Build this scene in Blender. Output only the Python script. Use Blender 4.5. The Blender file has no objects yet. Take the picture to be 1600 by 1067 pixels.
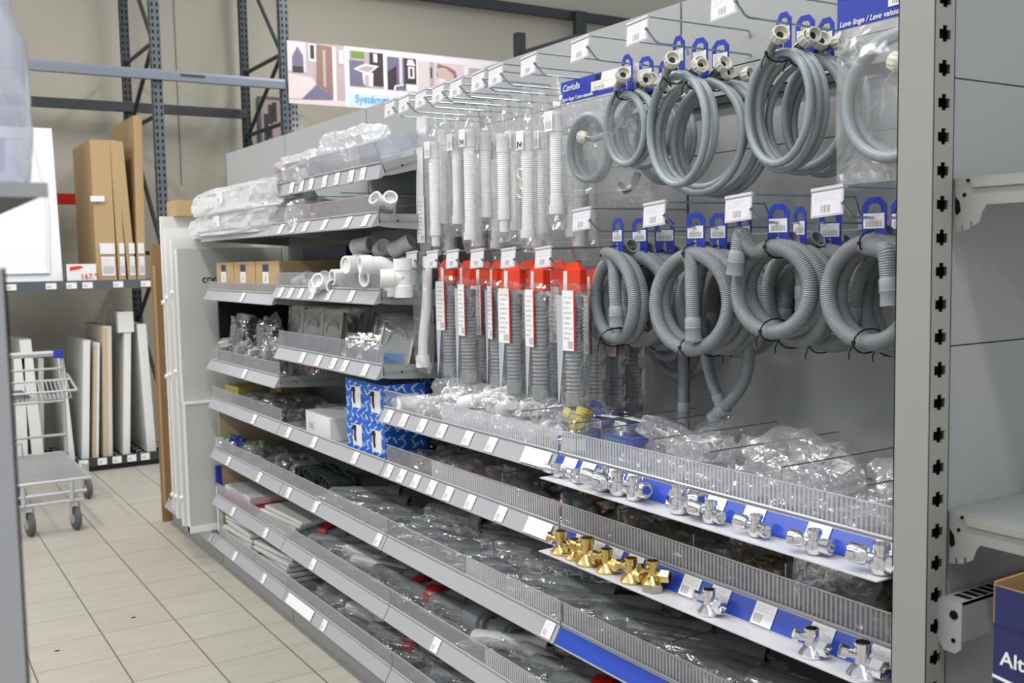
import bpy, bmesh, math, random
from math import sin, cos, pi, radians, tau
from mathutils import Vector, Matrix, noise, Euler
random.seed(7)
SC = bpy.context.scene
COL = SC.collection
# ------------------------------------------------------------------ camera
F = 1590.5; YAW, PIT, ROL = radians(32.158), radians(4.645), radians(1.0666); H = 1.5
cy_, sy_ = cos(YAW), sin(YAW); cp_, sp_ = cos(PIT), sin(PIT); cr_, sr_ = cos(ROL), sin(ROL)
FWD = Vector((sy_*cp_, cy_*cp_, -sp_)); RT = Vector((cy_, -sy_, 0)); DN = FWD.cross(RT)
RT2 = RT*cr_ + DN*sr_; DN2 = -RT*sr_ + DN*cr_
CP = Vector((0, 0, H))
cam = bpy.data.cameras.new('camera'); camo = bpy.data.objects.new('camera', cam); COL.objects.link(camo)
cam.sensor_width = 36; cam.lens = F/1600*36; cam.clip_start = .05; cam.clip_end = 60
m = Matrix((RT2, -DN2, -FWD)).transposed().to_4x4(); m.translation = CP
camo.matrix_world = m
cam.dof.use_dof = True; cam.dof.focus_distance = 2.3; cam.dof.aperture_fstop = 7.0
SC.camera = camo
def at(px, py, ax, v):
    d = FWD + (px-800)/F*RT2 + (py-533.5)/F*DN2
    t = (v - CP[ax])/d[ax]
    return CP + d*t
# ------------------------------------------------------------------ world, lamps, exposure
W = bpy.data.worlds.new('world'); SC.world = W; W.use_nodes = True
W.node_tree.nodes['Background'].inputs[0].default_value = (.93, .96, 1, 1)
W.node_tree.nodes['Background'].inputs[1].default_value = .56
def area(name, loc, sx, sy, power, rot=(0, 0, 0), col=(1, .985, .96)):
    l = bpy.data.lights.new(name, 'AREA'); l.shape = 'RECTANGLE'; l.size = sx; l.size_y = sy
    l.energy = power; l.color = col
    o = bpy.data.objects.new(name, l); COL.objects.link(o); o.location = loc; o.rotation_euler = rot
    return o
for i, (x, y, pw) in enumerate([(.1, 2.2, 62), (.1, 5.4, 75), (-2.6, 2.4, 70), (-2.6, 5.6, 70), (3.4, 2.4, 45), (3.4, 6.2, 75), (.1, -1.0, 62), (-2.6, -1.0, 55)]):
    area('ceiling_tube_light', (x, y, 4.6), .3, 2.6, pw*1.0)
SC.view_settings.view_transform = 'Standard'; SC.view_settings.look = 'None'
SC.view_settings.exposure = 0.22; SC.view_settings.gamma = 1; SC.view_settings.use_curve_mapping = False
SC.cycles.transparent_max_bounces = 32; SC.cycles.max_bounces = 8
SC.cycles.sample_clamp_indirect = 4
# ------------------------------------------------------------------ materials
def lin(c):
    return tuple(((v/255)/12.92 if v/255 <= .04045 else ((v/255+.055)/1.055)**2.4) for v in c) + (1,)
class NT:
    def __init__(s, name):
        s.m = bpy.data.materials.new(name); s.m.use_nodes = True; s.t = s.m.node_tree
        s.n = s.t.nodes; s.l = s.t.links; s.b = s.n['Principled BSDF']; s.out = s.n['Material Output']
    def N(s, typ, **kw):
        n = s.n.new(typ)
        for k, v in kw.items(): setattr(n, k, v)
        return n
    def put(s, v, sock):
        if isinstance(v, (int, float)): sock.default_value = v
        elif isinstance(v, tuple): sock.default_value = v
        else: s.l.new(v, sock)
    def M(s, op, a, b=0., c=0.):
        n = s.N('ShaderNodeMath', operation=op)
        for i, v in enumerate((a, b, c)):
            if i < len(n.inputs): s.put(v, n.inputs[i])
        return n.outputs[0]
    def mix(s, f, a, b):
        n = s.N('ShaderNodeMix', data_type='RGBA'); s.put(f, n.inputs[0]); s.put(a, n.inputs[6]); s.put(b, n.inputs[7])
        return n.outputs[2]
    def uv(s):
        n = s.N('ShaderNodeSeparateXYZ'); s.l.new(s.N('ShaderNodeUVMap').outputs[0], n.inputs[0]); return n.outputs
    def obj(s):
        return s.N('ShaderNodeTexCoord').outputs['Object']
    def noise(s, scale, detail=2, vec=None, rough=.5):
        n = s.N('ShaderNodeTexNoise'); n.inputs['Scale'].default_value = scale; n.inputs['Detail'].default_value = detail
        n.inputs['Roughness'].default_value = rough
        s.l.new(vec if vec is not None else s.obj(), n.inputs['Vector']); return n.outputs[0]
    def bump(s, h, strength=.3, dist=.002):
        n = s.N('ShaderNodeBump'); n.inputs['Strength'].default_value = strength; n.inputs['Distance'].default_value = dist
        s.l.new(h, n.inputs['Height']); s.l.new(n.outputs[0], s.b.inputs['Normal']); return n.outputs[0]
def pbr(name, rgb, rough=.5, metal=0., spec=.5, var=.05, vs=6, bump=0, bs=60, trans=0., sss=0., coat=0):
    n = NT(name); c = lin(rgb)
    if var:
        d = tuple(max(0, v*(1-var*2)) for v in c[:3]) + (1,)
        n.put(n.mix(n.noise(vs, 4), d, c), n.b.inputs['Base Color'])
    else: n.b.inputs['Base Color'].default_value = c
    n.b.inputs['Roughness'].default_value = rough; n.b.inputs['Metallic'].default_value = metal
    n.b.inputs['Specular IOR Level'].default_value = spec
    if trans: n.b.inputs['Transmission Weight'].default_value = trans
    if coat: n.b.inputs['Coat Weight'].default_value = coat
    if bump: n.bump(n.noise(bs, 3), bump, .002)
    return n.m
def clear_mat(name, tint, alpha_facing, alpha_edge, rough=.12, bump=0, bs=40, gloss=.06, white=(242, 244, 246), ridges=.14):
    """thin clear film or acrylic: see-through with glossy sheen"""
    n = NT(name)
    tr = n.N('ShaderNodeBsdfTransparent'); tr.inputs[0].default_value = tint
    n.b.inputs['Base Color'].default_value = lin(white)
    n.b.inputs['Roughness'].default_value = rough; n.b.inputs['Specular IOR Level'].default_value = .9
    lw = n.N('ShaderNodeLayerWeight'); lw.inputs[0].default_value = .35
    f = n.M('MULTIPLY_ADD', n.M('POWER', lw.outputs['Facing'], 2.), alpha_edge-alpha_facing, alpha_facing)
    if bump:
        v = n.N('ShaderNodeTexVoronoi', feature='DISTANCE_TO_EDGE'); v.inputs['Scale'].default_value = bs
        ns = n.N('ShaderNodeTexNoise'); ns.inputs['Scale'].default_value = bs*.6; ns.inputs['Detail'].default_value = 3
        n.l.new(n.obj(), ns.inputs['Vector'])
        mp = n.N('ShaderNodeMix', data_type='VECTOR'); mp.inputs[0].default_value = .12
        n.l.new(n.obj(), mp.inputs[4]); n.l.new(ns.outputs['Color'], mp.inputs[5]); n.l.new(mp.outputs[1], v.inputs['Vector'])
        h = n.M('ADD', n.M('MULTIPLY', v.outputs['Distance'], 1.2), ns.outputs[0])
        nb = n.bump(h, bump, .006)
        n.l.new(nb, lw.inputs['Normal'])
        ridge = n.M('MULTIPLY', n.M('LESS_THAN', v.outputs['Distance'], .03), n.M('GREATER_THAN', ns.outputs[0], .5))  # white lines along the creases, painted in as film highlights
        f = n.M('ADD', f, n.M('MULTIPLY', ridge, ridges))
    ms = n.N('ShaderNodeMixShader'); n.l.new(f, ms.inputs[0]); tl = n.N('ShaderNodeBsdfTranslucent'); tl.inputs[0].default_value = lin(white); dm = n.N('ShaderNodeMixShader'); dm.inputs[0].default_value = .4
    n.l.new(n.b.outputs[0], dm.inputs[1]); n.l.new(tl.outputs[0], dm.inputs[2])
    n.l.new(tr.outputs[0], ms.inputs[1]); n.l.new(dm.outputs[0], ms.inputs[2])
    gl = n.N('ShaderNodeBsdfGlossy'); gl.inputs['Roughness'].default_value = rough*.8; gl.inputs[0].default_value = (1, 1, 1, 1)
    if bump: n.l.new(nb, gl.inputs['Normal'])
    l2 = n.N('ShaderNodeLayerWeight'); l2.inputs[0].default_value = .5
    if bump: n.l.new(nb, l2.inputs['Normal'])
    m2 = n.N('ShaderNodeMixShader'); n.l.new(n.M('MULTIPLY_ADD', n.M('POWER', l2.outputs['Facing'], 4.), .6, gloss), m2.inputs[0])
    n.l.new(ms.outputs[0], m2.inputs[1]); n.l.new(gl.outputs[0], m2.inputs[2])
    n.l.new(m2.outputs[0], n.out.inputs[0])
    return n.m
def tile_mat():
    n = NT('floor_tiles')
    s = n.N('ShaderNodeSeparateXYZ'); n.l.new(n.obj(), s.inputs[0])
    T = .29
    def grout(c, off, w):
        f = n.M('FRACT', n.M('DIVIDE', n.M('ADD', c, off), T))
        d = n.M('MINIMUM', f, n.M('SUBTRACT', 1., f))
        return n.M('LESS_THAN', d, w)
    gx = grout(s.outputs[0], -.722+T*10, .010); gy = grout(s.outputs[1], -3.765+T*20, .006)
    g = n.M('MAXIMUM', gx, gy)
    mp = n.N('ShaderNodeMapping'); mp.inputs['Scale'].default_value = (1.2, 6, 1); n.l.new(n.obj(), mp.inputs[0])
    a = n.noise(3.2, 6, mp.outputs[0], .62)
    fl = n.N('ShaderNodeCombineXYZ')
    n.l.new(n.M('FLOOR', n.M('DIVIDE', n.M('ADD', s.outputs[0], -.722+T*10), T)), fl.inputs[0])
    n.l.new(n.M('FLOOR', n.M('DIVIDE', n.M('ADD', s.outputs[1], -3.765+T*20), T)), fl.inputs[1])
    wn = n.N('ShaderNodeTexWhiteNoise'); n.l.new(fl.outputs[0], wn.inputs[0])
    c = n.mix(a, lin((157, 151, 141)), lin((186, 181, 172)))
    c = n.mix(n.M('MULTIPLY', wn.outputs[0], .18), c, lin((154, 147, 136)))
    n.put(n.mix(g, c, lin((100, 93, 84))), n.b.inputs['Base Color'])
    n.b.inputs['Roughness'].default_value = .42; n.b.inputs['Specular IOR Level'].default_value = .35
    n.bump(n.M('SUBTRACT', n.M('MULTIPLY', a, .2), g), .25, .002)
    return n.m
def label_mat(name, paper=(232, 232, 232), bar=(.08, .5, .1, .48), top=None, topc=(40, 70, 180), lines=4, dens=1.0):
    """printed paper: lines of small print and a barcode, laid out in the label's own uv"""
    n = NT(name); u, v = n.uv()[0], n.uv()[1]
    def box(a, b, c, d):
        return n.M('MULTIPLY', n.M('MULTIPLY', n.M('GREATER_THAN', u, a), n.M('LESS_THAN', u, b)), n.M('MULTIPLY', n.M('GREATER_THAN', v, c), n.M('LESS_THAN', v, d)))
    x = n.M('SINE', n.M('MULTIPLY', u, 150.)); y = n.M('SINE', n.M('MULTIPLY', u, 347.))
    st = n.M('GREATER_THAN', n.M('ADD', x, n.M('MULTIPLY', y, .7)), .1)
    f = n.M('MULTIPLY', box(*bar), n.M('MULTIPLY', st, .85))
    cb = n.N('ShaderNodeCombineXYZ'); n.l.new(n.M('MULTIPLY', u, 22.), cb.inputs[0]); n.l.new(n.M('MULTIPLY', v, 3.), cb.inputs[1])
    words = n.M('GREATER_THAN', n.noise(2.4, 1, cb.outputs[0]), .47)
    for i in range(lines):
        y0 = .90 - i*.085 if not top else (top[0]-.08-i*.08)
        f = n.M('ADD', f, n.M('MULTIPLY', box(.07, .9-.13*(i % 3), y0-.035, y0), n.M('MULTIPLY', words, .5*dens)))
    c = n.mix(n.M('MINIMUM', f, 1.), lin(paper), lin((52, 52, 58)))
    if top: c = n.mix(box(0, 1, top[0], top[1]), c, lin(topc))
    n.put(c, n.b.inputs['Base Color']); n.b.inputs['Roughness'].default_value = .45
    return n.m
M = {}
M['paint'] = pbr('light_grey_shelf_paint', (152, 155, 154), .42, 0, .4, .02)
M['paintd'] = pbr('grey_deck_paint', (138, 141, 141), .45, 0, .4, .03)
M['panel'] = pbr('grey_back_panel_paint', (158, 161, 160), .5, 0, .35, .02, 3)
M['post'] = pbr('warm_grey_post_paint', (147, 149, 143), .42, 0, .4, .02)
M['rail'] = pbr('grey_lilac_price_rail_plastic', (165, 166, 170), .25, 0, .5, .03, 12)
M['white_rail'] = pbr('pale_tray_plastic', (205, 205, 210), .35, 0, .4, .05, 60)
M['blue'] = pbr('royal_blue_paper_insert', (38, 72, 176), .3, 0, .5, .03)
M['tagblue'] = pbr('blue_plastic', (44, 62, 168), .35, 0, .5, .03)
M['dark'] = pbr('black_plastic', (22, 23, 25), .45, 0, .4, 0)
M['slot'] = pbr('dark_slot_opening', (18, 18, 19), .8, 0, .1, 0)
M['chrome'] = pbr('polished_chrome', (225, 226, 230), .09, 1, .5, 0)
M['wire'] = pbr('zinc_plated_wire', (176, 186, 194), .25, .9, .5, .03)
M['brass'] = pbr('yellow_brass', (222, 198, 132), .2, 1, .5, .06, 30)
M['copper'] = pbr('copper', (210, 130, 98), .25, 1, .5, .06, 30)
M['nickel'] = pbr('brushed_nickel', (190, 186, 176), .3, 1, .5, .05, 40)
M['steel'] = pbr('stainless_steel', (170, 168, 160), .3, .9, .5, .1, 14)
M['galv'] = pbr('bright_zinc_trolley_metal', (196, 199, 200), .3, .35, .5, .04, 20)
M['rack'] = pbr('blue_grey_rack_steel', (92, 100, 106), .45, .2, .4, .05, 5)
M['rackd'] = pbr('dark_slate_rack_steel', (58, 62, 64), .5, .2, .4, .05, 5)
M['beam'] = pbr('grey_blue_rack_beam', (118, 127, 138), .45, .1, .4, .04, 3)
M['red'] = pbr('red_paint', (196, 24, 22), .45, 0, .4, .03)
M['card'] = pbr('brown_cardboard', (182, 155, 116), .75, 0, .2, .05, 3, .15, 80)
M['cardd'] = pbr('kraft_board_edge', (150, 116, 80), .8, 0, .2, .08, 20)
M['wood'] = pbr('beige_chipboard_panel', (198, 180, 148), .6, 0, .3, .05, 20)
M['white'] = pbr('white_melamine', (226, 226, 222), .3, 0, .5, .015)
M['whiteg'] = pbr('glossy_white_acrylic', (232, 233, 235), .12, 0, .6, 0, coat=.4)
M['foam'] = pbr('off_white_foam_edge', (214, 208, 194), .7, 0, .2, .05, 8)
M['pvc'] = pbr('white_pvc', (228, 229, 228), .3, 0, .5, .02)
M['pvc2'] = pbr('milky_white_plastic', (240, 242, 240), .35, 0, .5, .02)
M['nut'] = pbr('ivory_plastic_nut', (222, 220, 208), .35, 0, .5, .02)
M['ring'] = pbr('white_rubber_rim', (236, 236, 232), .5, 0, .5, 0)
M['greyp'] = pbr('mid_grey_pipe_plastic', (132, 137, 140), .38, 0, .45, .03, 20)
M['darkp'] = pbr('dark_green_grey_pipe_plastic', (62, 70, 69), .42, 0, .4, .08, 20)
M['bags'] = pbr('black_rubber', (34, 34, 38), .4, 0, .5, .1, 20)
M['orange'] = pbr('orange_red_printed_card', (224, 62, 28), .3, 0, .5, .03)
M['boardgrey'] = pbr('pale_warm_grey_board', (186, 189, 185), .4, 0, .4, .02, 2)
M['paper'] = pbr('white_paper', (230, 230, 230), .5, 0, .3, .03, 20)
M['papergrey'] = pbr('pale_grey_backing_card', (178, 184, 192), .5, 0, .3, .03, 20)
M['navy'] = pbr('navy_printed_carton', (28, 36, 88), .35, 0, .5, .04)
M['teal'] = pbr('teal_printed_card', (40, 130, 140), .4, 0, .5, .05)
M['green'] = pbr('green_plastic', (66, 150, 60), .4, 0, .5, .1, 20)
M['yellow'] = pbr('pale_yellow_card', (190, 180, 96), .5, 0, .4, .1, 20)
M['tyre'] = pbr('grey_rubber_tyre', (96, 98, 99), .6, 0, .3, .04)
M['wall'] = pbr('cream_wall_paint', (181, 177, 164), .8, 0, .2, .03, .8, .05, 200)
M['floor'] = tile_mat()
M['film'] = clear_mat('crinkled_clear_film', (.985, .987, .99, 1), .10, .44, .16, 1.0, 26, gloss=.16, ridges=.35)
M['film2'] = clear_mat('smooth_clear_film', (.988, .99, .992, 1), .05, .3, .1, .6, 14, gloss=.1)
M['filmc'] = clear_mat('milky_crinkled_film', (.985, .987, .99, 1), .17, .5, .14, 1.0, 24, gloss=.16, ridges=.4)
M['film3'] = clear_mat('whitish_polybag_film', (.95, .955, .96, 1), .34, .75, .2, .8, 16)
M['filmd'] = clear_mat('thin_dark_clear_film', (.975, .98, .985, 1), .08, .38, .2, 1.0, 20, gloss=.2, ridges=.45)
M['acryl'] = clear_mat('clear_acrylic_guard', (.96, .965, .975, 1), .34, .5, .2, 0, 1, white=(196, 197, 206), gloss=.03)  # lilac-white haze in the colour stands in for the reflected ceiling
M['acryl2'] = clear_mat('clear_acrylic_divider', (.97, .975, .98, 1), .03, .12, .08)
M['acrylr'] = clear_mat('clear_ribbed_guard_sheet', (.975, .98, .985, 1), .14, .3, .15, 0, 1, white=(206, 207, 214), gloss=.04)
M['rib'] = clear_mat('moulded_acrylic_ribs', (.97, .97, .98, 1), .62, .8, .15, white=(236, 237, 242), gloss=.12)
M['sleeve'] = clear_mat('clear_ticket_sleeve', (.93, .94, .95, 1), .16, .4, .1)
M['jar'] = clear_mat('milky_clear_plastic', (.88, .9, .95, 1), .42, .72, .12, .2, 12, white=(226, 228, 240))
def hose_mat(name, rgb, pitch, strength, rough=.35, mark=False):
    n = NT(name); u = n.uv()[0]
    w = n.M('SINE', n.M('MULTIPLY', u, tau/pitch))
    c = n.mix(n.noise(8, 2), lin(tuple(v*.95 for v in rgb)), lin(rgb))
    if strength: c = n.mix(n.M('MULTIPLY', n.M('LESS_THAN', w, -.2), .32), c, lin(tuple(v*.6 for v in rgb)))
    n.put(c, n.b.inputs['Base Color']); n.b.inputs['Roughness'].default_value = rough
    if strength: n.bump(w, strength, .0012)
    return n.m
M['fill'] = hose_mat('smooth_grey_blue_hose', (146, 156, 161), .01, 0, .3)
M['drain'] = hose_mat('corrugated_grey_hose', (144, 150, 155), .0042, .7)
M['cuff'] = pbr('smooth_grey_cuff_plastic', (144, 149, 153), .35, 0, .5, .02)
M['lab'] = label_mat('price_ticket_print')
M['lab2'] = label_mat('barcode_sticker_print', bar=(.1, .9, .1, .5), lines=5)
M['lab3'] = label_mat('long_instruction_label_print', bar=(.45, .95, .04, .16), lines=9)
M['lab4'] = label_mat('small_shelf_ticket_print', bar=(.12, .5, .2, .6), lines=2, dens=.6)
M['vent'] = pbr('mauve_photo_print', (176, 156, 158), .5, 0, .3, .1, 3)
# ------------------------------------------------------------------ mesh helper
class MB:
    def __init__(s): s.v = []; s.f = []; s.mi = []; s.uv = {}; s.x = Matrix.Identity(4)
    def V(s, *p): s.v.append(s.x @ Vector(p)); return len(s.v)-1
    def face(s, ids, mi=0, uv=None):
        s.f.append(tuple(ids)); s.mi.append(mi)
        if uv: s.uv[len(s.f)-1] = uv
    def quad(s, a, b, c, d, mi=0, uv=True):
        i = [s.V(*p) for p in (a, b, c, d)]; s.face(i, mi, ((0, 0), (1, 0), (1, 1), (0, 1)) if uv else None)
    def box(s, x0, x1, y0, y1, z0, z1, mi=0):
        P = [(x, y, z) for x in (x0, x1) for y in (y0, y1) for z in (z0, z1)]
        i = [s.V(*p) for p in P]
        for q in ((0, 1, 3, 2), (4, 6, 7, 5), (0, 4, 5, 1), (2, 3, 7, 6), (0, 2, 6, 4), (1, 5, 7, 3)):
            s.face([i[k] for k in q], mi, ((0, 0), (1, 0), (1, 1), (0, 1)))
    def bbox(s, c, d, mi=0, bev=.0):
        x, y, z = c; a, b, e = (k/2 for k in d)
        if not bev: s.box(x-a, x+a, y-b, y+b, z-e, z+e, mi); return
        pts = []
        prof = [(-a+bev, -b), (a-bev, -b), (a, -b+bev), (a, b-bev), (a-bev, b), (-a+bev, b), (-a, b-bev), (-a, -b+bev)]
        s.loft([[(x+p, y+q, z-e) for p, q in prof], [(x+p, y+q, z+e) for p, q in prof]], mi)
    def loft(s, rings, mi=0, cap=True, closed=True):
        R = [[s.V(*p) for p in r] for r in rings]; n = len(R[0])
        for a, b in zip(R, R[1:]):
            for k in range(n if closed else n-1):
                s.face((a[k], a[(k+1) % n], b[(k+1) % n], b[k]), mi)
        if cap and closed: s.face(list(reversed(R[0])), mi); s.face(R[-1], mi)
    def prism(s, prof, axis, a, b, mi=0):
        def P(p, t):
            return {0: (t, p[0], p[1]), 1: (p[0], t, p[1]), 2: (p[0], p[1], t)}[axis]
        s.loft([[P(p, a) for p in prof], [P(p, b) for p in prof]], mi)
    def tube(s, path, r, n=8, mi=0, caps=True, closed=False):
        path = [Vector(p) for p in path]; rr = r if isinstance(r, (list, tuple)) else [r]*len(path)
        prev = None; rings = []; L = 0; Ls = []
        N = len(path)
        for i, p in enumerate(path):
            if closed: t = path[(i+1) % N]-path[i-1]
            else: t = path[min(i+1, N-1)]-path[max(i-1, 0)]
            t.normalize()
            if prev is None: up = t.orthogonal().normalized()
            else:
                up = prev-t*prev.dot(t)
                up = up.normalized() if up.length > 1e-6 else t.orthogonal().normalized()
            prev = up; q = t.cross(up)
            if i: L += (path[i]-path[i-1]).length
            Ls.append(L)
            rings.append([s.V(*(p+up*cos(tau*k/n)*rr[i]+q*sin(tau*k/n)*rr[i])) for k in range(n)])
        for i in range(N if closed else N-1):
            a, b = rings[i], rings[(i+1) % N]
            for k in range(n):
                s.face((a[k], a[(k+1) % n], b[(k+1) % n], b[k]), mi, ((Ls[i], k/n), (Ls[i], (k+1)/n), (Ls[(i+1) % N], (k+1)/n), (Ls[(i+1) % N], k/n)))
        if caps and not closed:
            s.face(list(reversed(rings[0])), mi); s.face(rings[-1], mi)
    def lathe(s, prof, o=(0, 0, 0), ax=(0, 0, 1), n=16, mi=0, cap=True, hexa=False):
        ax = Vector(ax).normalized(); u = ax.orthogonal().normalized(); w = ax.cross(u); o = Vector(o)
        rings = [[s.V(*(o+ax*h+(u*cos(tau*k/n)+w*sin(tau*k/n))*r)) for k in range(n)] for r, h in prof]
        for a, b in zip(rings, rings[1:]):
            for k in range(n): s.face((a[k], a[(k+1) % n], b[(k+1) % n], b[k]), mi)
        if cap: s.face(list(reversed(rings[0])), mi); s.face(rings[-1], mi)
    def pipe(s, p, q, ro, ri, n=16, mi=0):
        """open-ended hollow pipe"""
        p, q = Vector(p), Vector(q); L = (q-p).length
        s.lathe([(ri, 0), (ro, 0), (ro, L), (ri, L), (ri, L*.02), (ri*.2, L*.02)][:5], p, q-p, n, mi, cap=False)
        s.lathe([(ri, L*.5), (.0001, L*.5)], p, q-p, n, mi, cap=False)
    def build(s, name, mats, parent=None, smooth=False, loc=None):
        me = bpy.data.meshes.new(name); me.from_pydata([tuple(v) for v in s.v], [], s.f)
        if not isinstance(mats, (list, tuple)): mats = [mats]
        for mm in mats: me.materials.append(M[mm] if isinstance(mm, str) else mm)
        uvl = me.uv_layers.new(name='UVMap')
        for pl in me.polygons:
            pl.material_index = s.mi[pl.index]
            u = s.uv.get(pl.index)
            if u:
                for k, li in enumerate(pl.loop_indices): uvl.data[li].uv = u[k % len(u)]
        bm = bmesh.new(); bm.from_mesh(me); bmesh.ops.recalc_face_normals(bm, faces=bm.faces[:]) if len(bm.faces) > 1 else None
        bm.to_mesh(me); bm.free()
        if smooth:
            me.polygons.foreach_set('use_smooth', [True]*len(me.polygons))
            me.set_sharp_from_angle(angle=radians(42))
        o = bpy.data.objects.new(name, me); COL.objects.link(o)
        if parent: o.parent = parent
        if loc: o.location = loc
        return o
def tag(o, label, cat, group=None):
    o['label'] = label; o['category'] = cat
    if group: o['group'] = group
    return o
def thing(name, label, cat, loc=(0, 0, 0), rz=0, group=None):
    o = bpy.data.objects.new(name, None); COL.objects.link(o); o.location = loc; o.rotation_euler = (0, 0, rz)
    o.empty_display_size = .05
    if label is not None: tag(o, label, cat, group)
    return o
def struct(o): o['kind'] = 'structure'; return o
def dup(root, loc, rot=(0, 0, 0), scale=1, label=None, group=None):
    def cp(o, par):
        c = o.copy(); COL.objects.link(c); c.parent = par
        for ch in o.children: cp(ch, c)
        return c
    r = cp(root, None); r.location = loc; r.rotation_euler = rot; r.scale = (scale,)*3 if not isinstance(scale, tuple) else scale
    if label: r['label'] = label
    if group: r['group'] = group
    return r
class Proto:
    """first placement moves the original itself, later ones are copies"""
    def __init__(s, make): s.make = make; s.root = None
    def place(s, loc, rot=(0, 0, 0), scale=1, label=None, group=None):
        if s.root is None:
            r = s.root = s.make()
            r.location = loc; r.rotation_euler = rot; r.scale = (scale,)*3 if not isinstance(scale, tuple) else scale
            if label: r['label'] = label
            if group: r['group'] = group
            return r
        return dup(s.root, loc, rot, scale, label, group)
ORD = ['leftmost', 'second from left', 'third from left', 'fourth from left', 'fifth from left', 'sixth from left', 'seventh from left', 'eighth from left', 'ninth from left', 'tenth from left', 'eleventh from left', 'twelfth from left', 'thirteenth from left', 'fourteenth from left', 'fifteenth from left', 'sixteenth from left', 'seventeenth from left', 'eighteenth from left', 'nineteenth from left', 'twentieth from left', '21st from left', '22nd from left', '23rd from left', '24th from left', '25th from left', '26th from left', '27th from left', '28th from left', '29th from left', '30th from left']
def text_mesh(txt, size, mat, parent, mtx, name='lettering', bold=False, shear=0, center=False):
    cu = bpy.data.curves.new(name, 'FONT'); cu.body = txt; cu.size = size; cu.shear = shear
    cu.offset = size*.015 if bold else 0; cu.extrude = .0002
    if center: cu.align_x = 'CENTER'
    t = bpy.data.objects.new(name+'_tmp', cu); COL.objects.link(t)
    bpy.context.view_layer.update()
    me = bpy.data.meshes.new_from_object(t.evaluated_get(bpy.context.evaluated_depsgraph_get()))
    bpy.data.objects.remove(t); bpy.data.curves.remove(cu)
    me.transform(mtx); me.materials.clear(); me.materials.append(M[mat])
    o = bpy.data.objects.new(name, me); COL.objects.link(o); o.parent = parent
    return o
def face_mtx(o, right, up):
    """matrix that puts text x along right and text y along up"""
    r = Vector(right).normalized(); u = Vector(up).normalized(); n = r.cross(u)
    mm = Matrix((r, u, n)).transposed().to_4x4(); mm.translation = Vector(o); return mm
# ================================================================== the building
b = MB(); b.box(-6, 18, -2.5, 9.15, -.05, 0); struct(b.build('floor', 'floor'))
b = MB(); b.box(-6, 18, 9.15, 9.3, 0, 7.5)
struct(b.build('wall_back', 'wall'))
# faint joint between wall panels
b = MB(); b.box(2.36, 2.366, 9.143, 9.151, 2.2, 6); struct(b.build('trim_1', 'rack'))
# ================================================================== pallet rack along the back wall
def upright(x0, x1, y0, y1, z0, z1, mat, holes=True):
    m = MB(); w = x1-x0
    m.box(x0, x1, y0, y1, z0, z1, 0)
    if holes:
        z = z0+.06
        while z < z1-.03:
            for u in (.24, .76):
                m.quad((x0+w*u-.006, y0-.001, z), (x0+w*u+.006, y0-.001, z), (x0+w*u+.006, y0-.001, z+.026), (x0+w*u-.006, y0-.001, z+.026), 1)
            m.quad((x0-.001, y0+.03, z), (x0-.001, y0+.014, z), (x0-.001, y0+.014, z+.03), (x0-.001, y0+.03, z+.03), 1)
            z += .05
    return m
rack = thing('pallet_rack', 'tall blue-grey perforated steel pallet rack frame standing against the cream back wall', 'rack', (0, 0, 0))
FY, RY = 7.9, 8.88
for x in (1.865, 2.86):
    upright(x, x+.07, FY, FY+.07, 0, 5.2, 'rack').build('upright', ['rack', 'slot'], rack)
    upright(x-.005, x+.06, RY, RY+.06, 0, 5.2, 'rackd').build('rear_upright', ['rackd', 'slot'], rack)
    m = MB()
    zz = [.25, 1.06, 1.62, 2.62, 3.16, 4.1, 4.9]
    for k, (za, zb) in enumerate(zip(zz, zz[1:])):
        p, q = (x+.03, FY+.07, za), (x+.03, RY, zb)
        if k % 2: p, q = (x+.03, FY+.07, zb), (x+.03, RY, za)
        m.tube([p, q], .017, 6)
    for zc in (1.6, 2.62, 3.16): m.tube([(x+.03, FY+.07, zc), (x+.03, RY, zc+.0)], .017, 6)
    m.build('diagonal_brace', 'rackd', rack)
def beam(y, z0, z1, xa, xb, mat, name='beam', d=.05):
    m = MB(); m.prism([(y, z0), (y+d, z0), (y+d, z1), (y+.012, z1), (y, z1-.02)], 0, xa, xb)
    return m.build(name, mat, rack)
beam(7.86, 2.872, 2.945, -1.5, 2.87, 'beam')
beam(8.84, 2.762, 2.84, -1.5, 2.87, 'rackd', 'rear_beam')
m = MB(); m.box(2.06, 2.24, 7.858, 7.8605, 2.905, 2.925); m.build('load_plate', 'rackd', rack)
o = tag(MB.build((lambda q: (q.box(-1.5, 1.56, 8.83, 8.88, 2.0, 2.085), q)[1])(MB()), 'red_rail', 'red'), 'bright red horizontal rail behind the cardboard packages', 'rail')
m = MB(); m.box(1.56, 1.66, 8.82, 8.88, 2.02, 2.09); m.build('grey_end_connector', 'paint', o)
# shelf of the rack
msh = thing('rack_shelf', 'dark grey rack shelf with small price tickets below the cardboard packages', 'shelf')
m = MB(); m.box(-1.5, 1.862, 7.86, 8.84, 1.335, 1.4); m.build('deck', 'rack', msh)
for px in (38, 94, 123, 159, 220, 252):
    p = at(px*.4375*1, 0, 1, 7.855) if 0 else at([17, 80, 112, 137, 185, 228][(38, 94, 123, 159, 220, 252).index(px)], 448, 1, 7.855)
    m = MB(); m.quad((p.x-.035, 7.855, 1.345), (p.x+.035, 7.855, 1.345), (p.x+.035, 7.855, 1.388), (p.x-.035, 7.855, 1.388)); m.build('price_label', 'lab4', msh)
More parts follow.
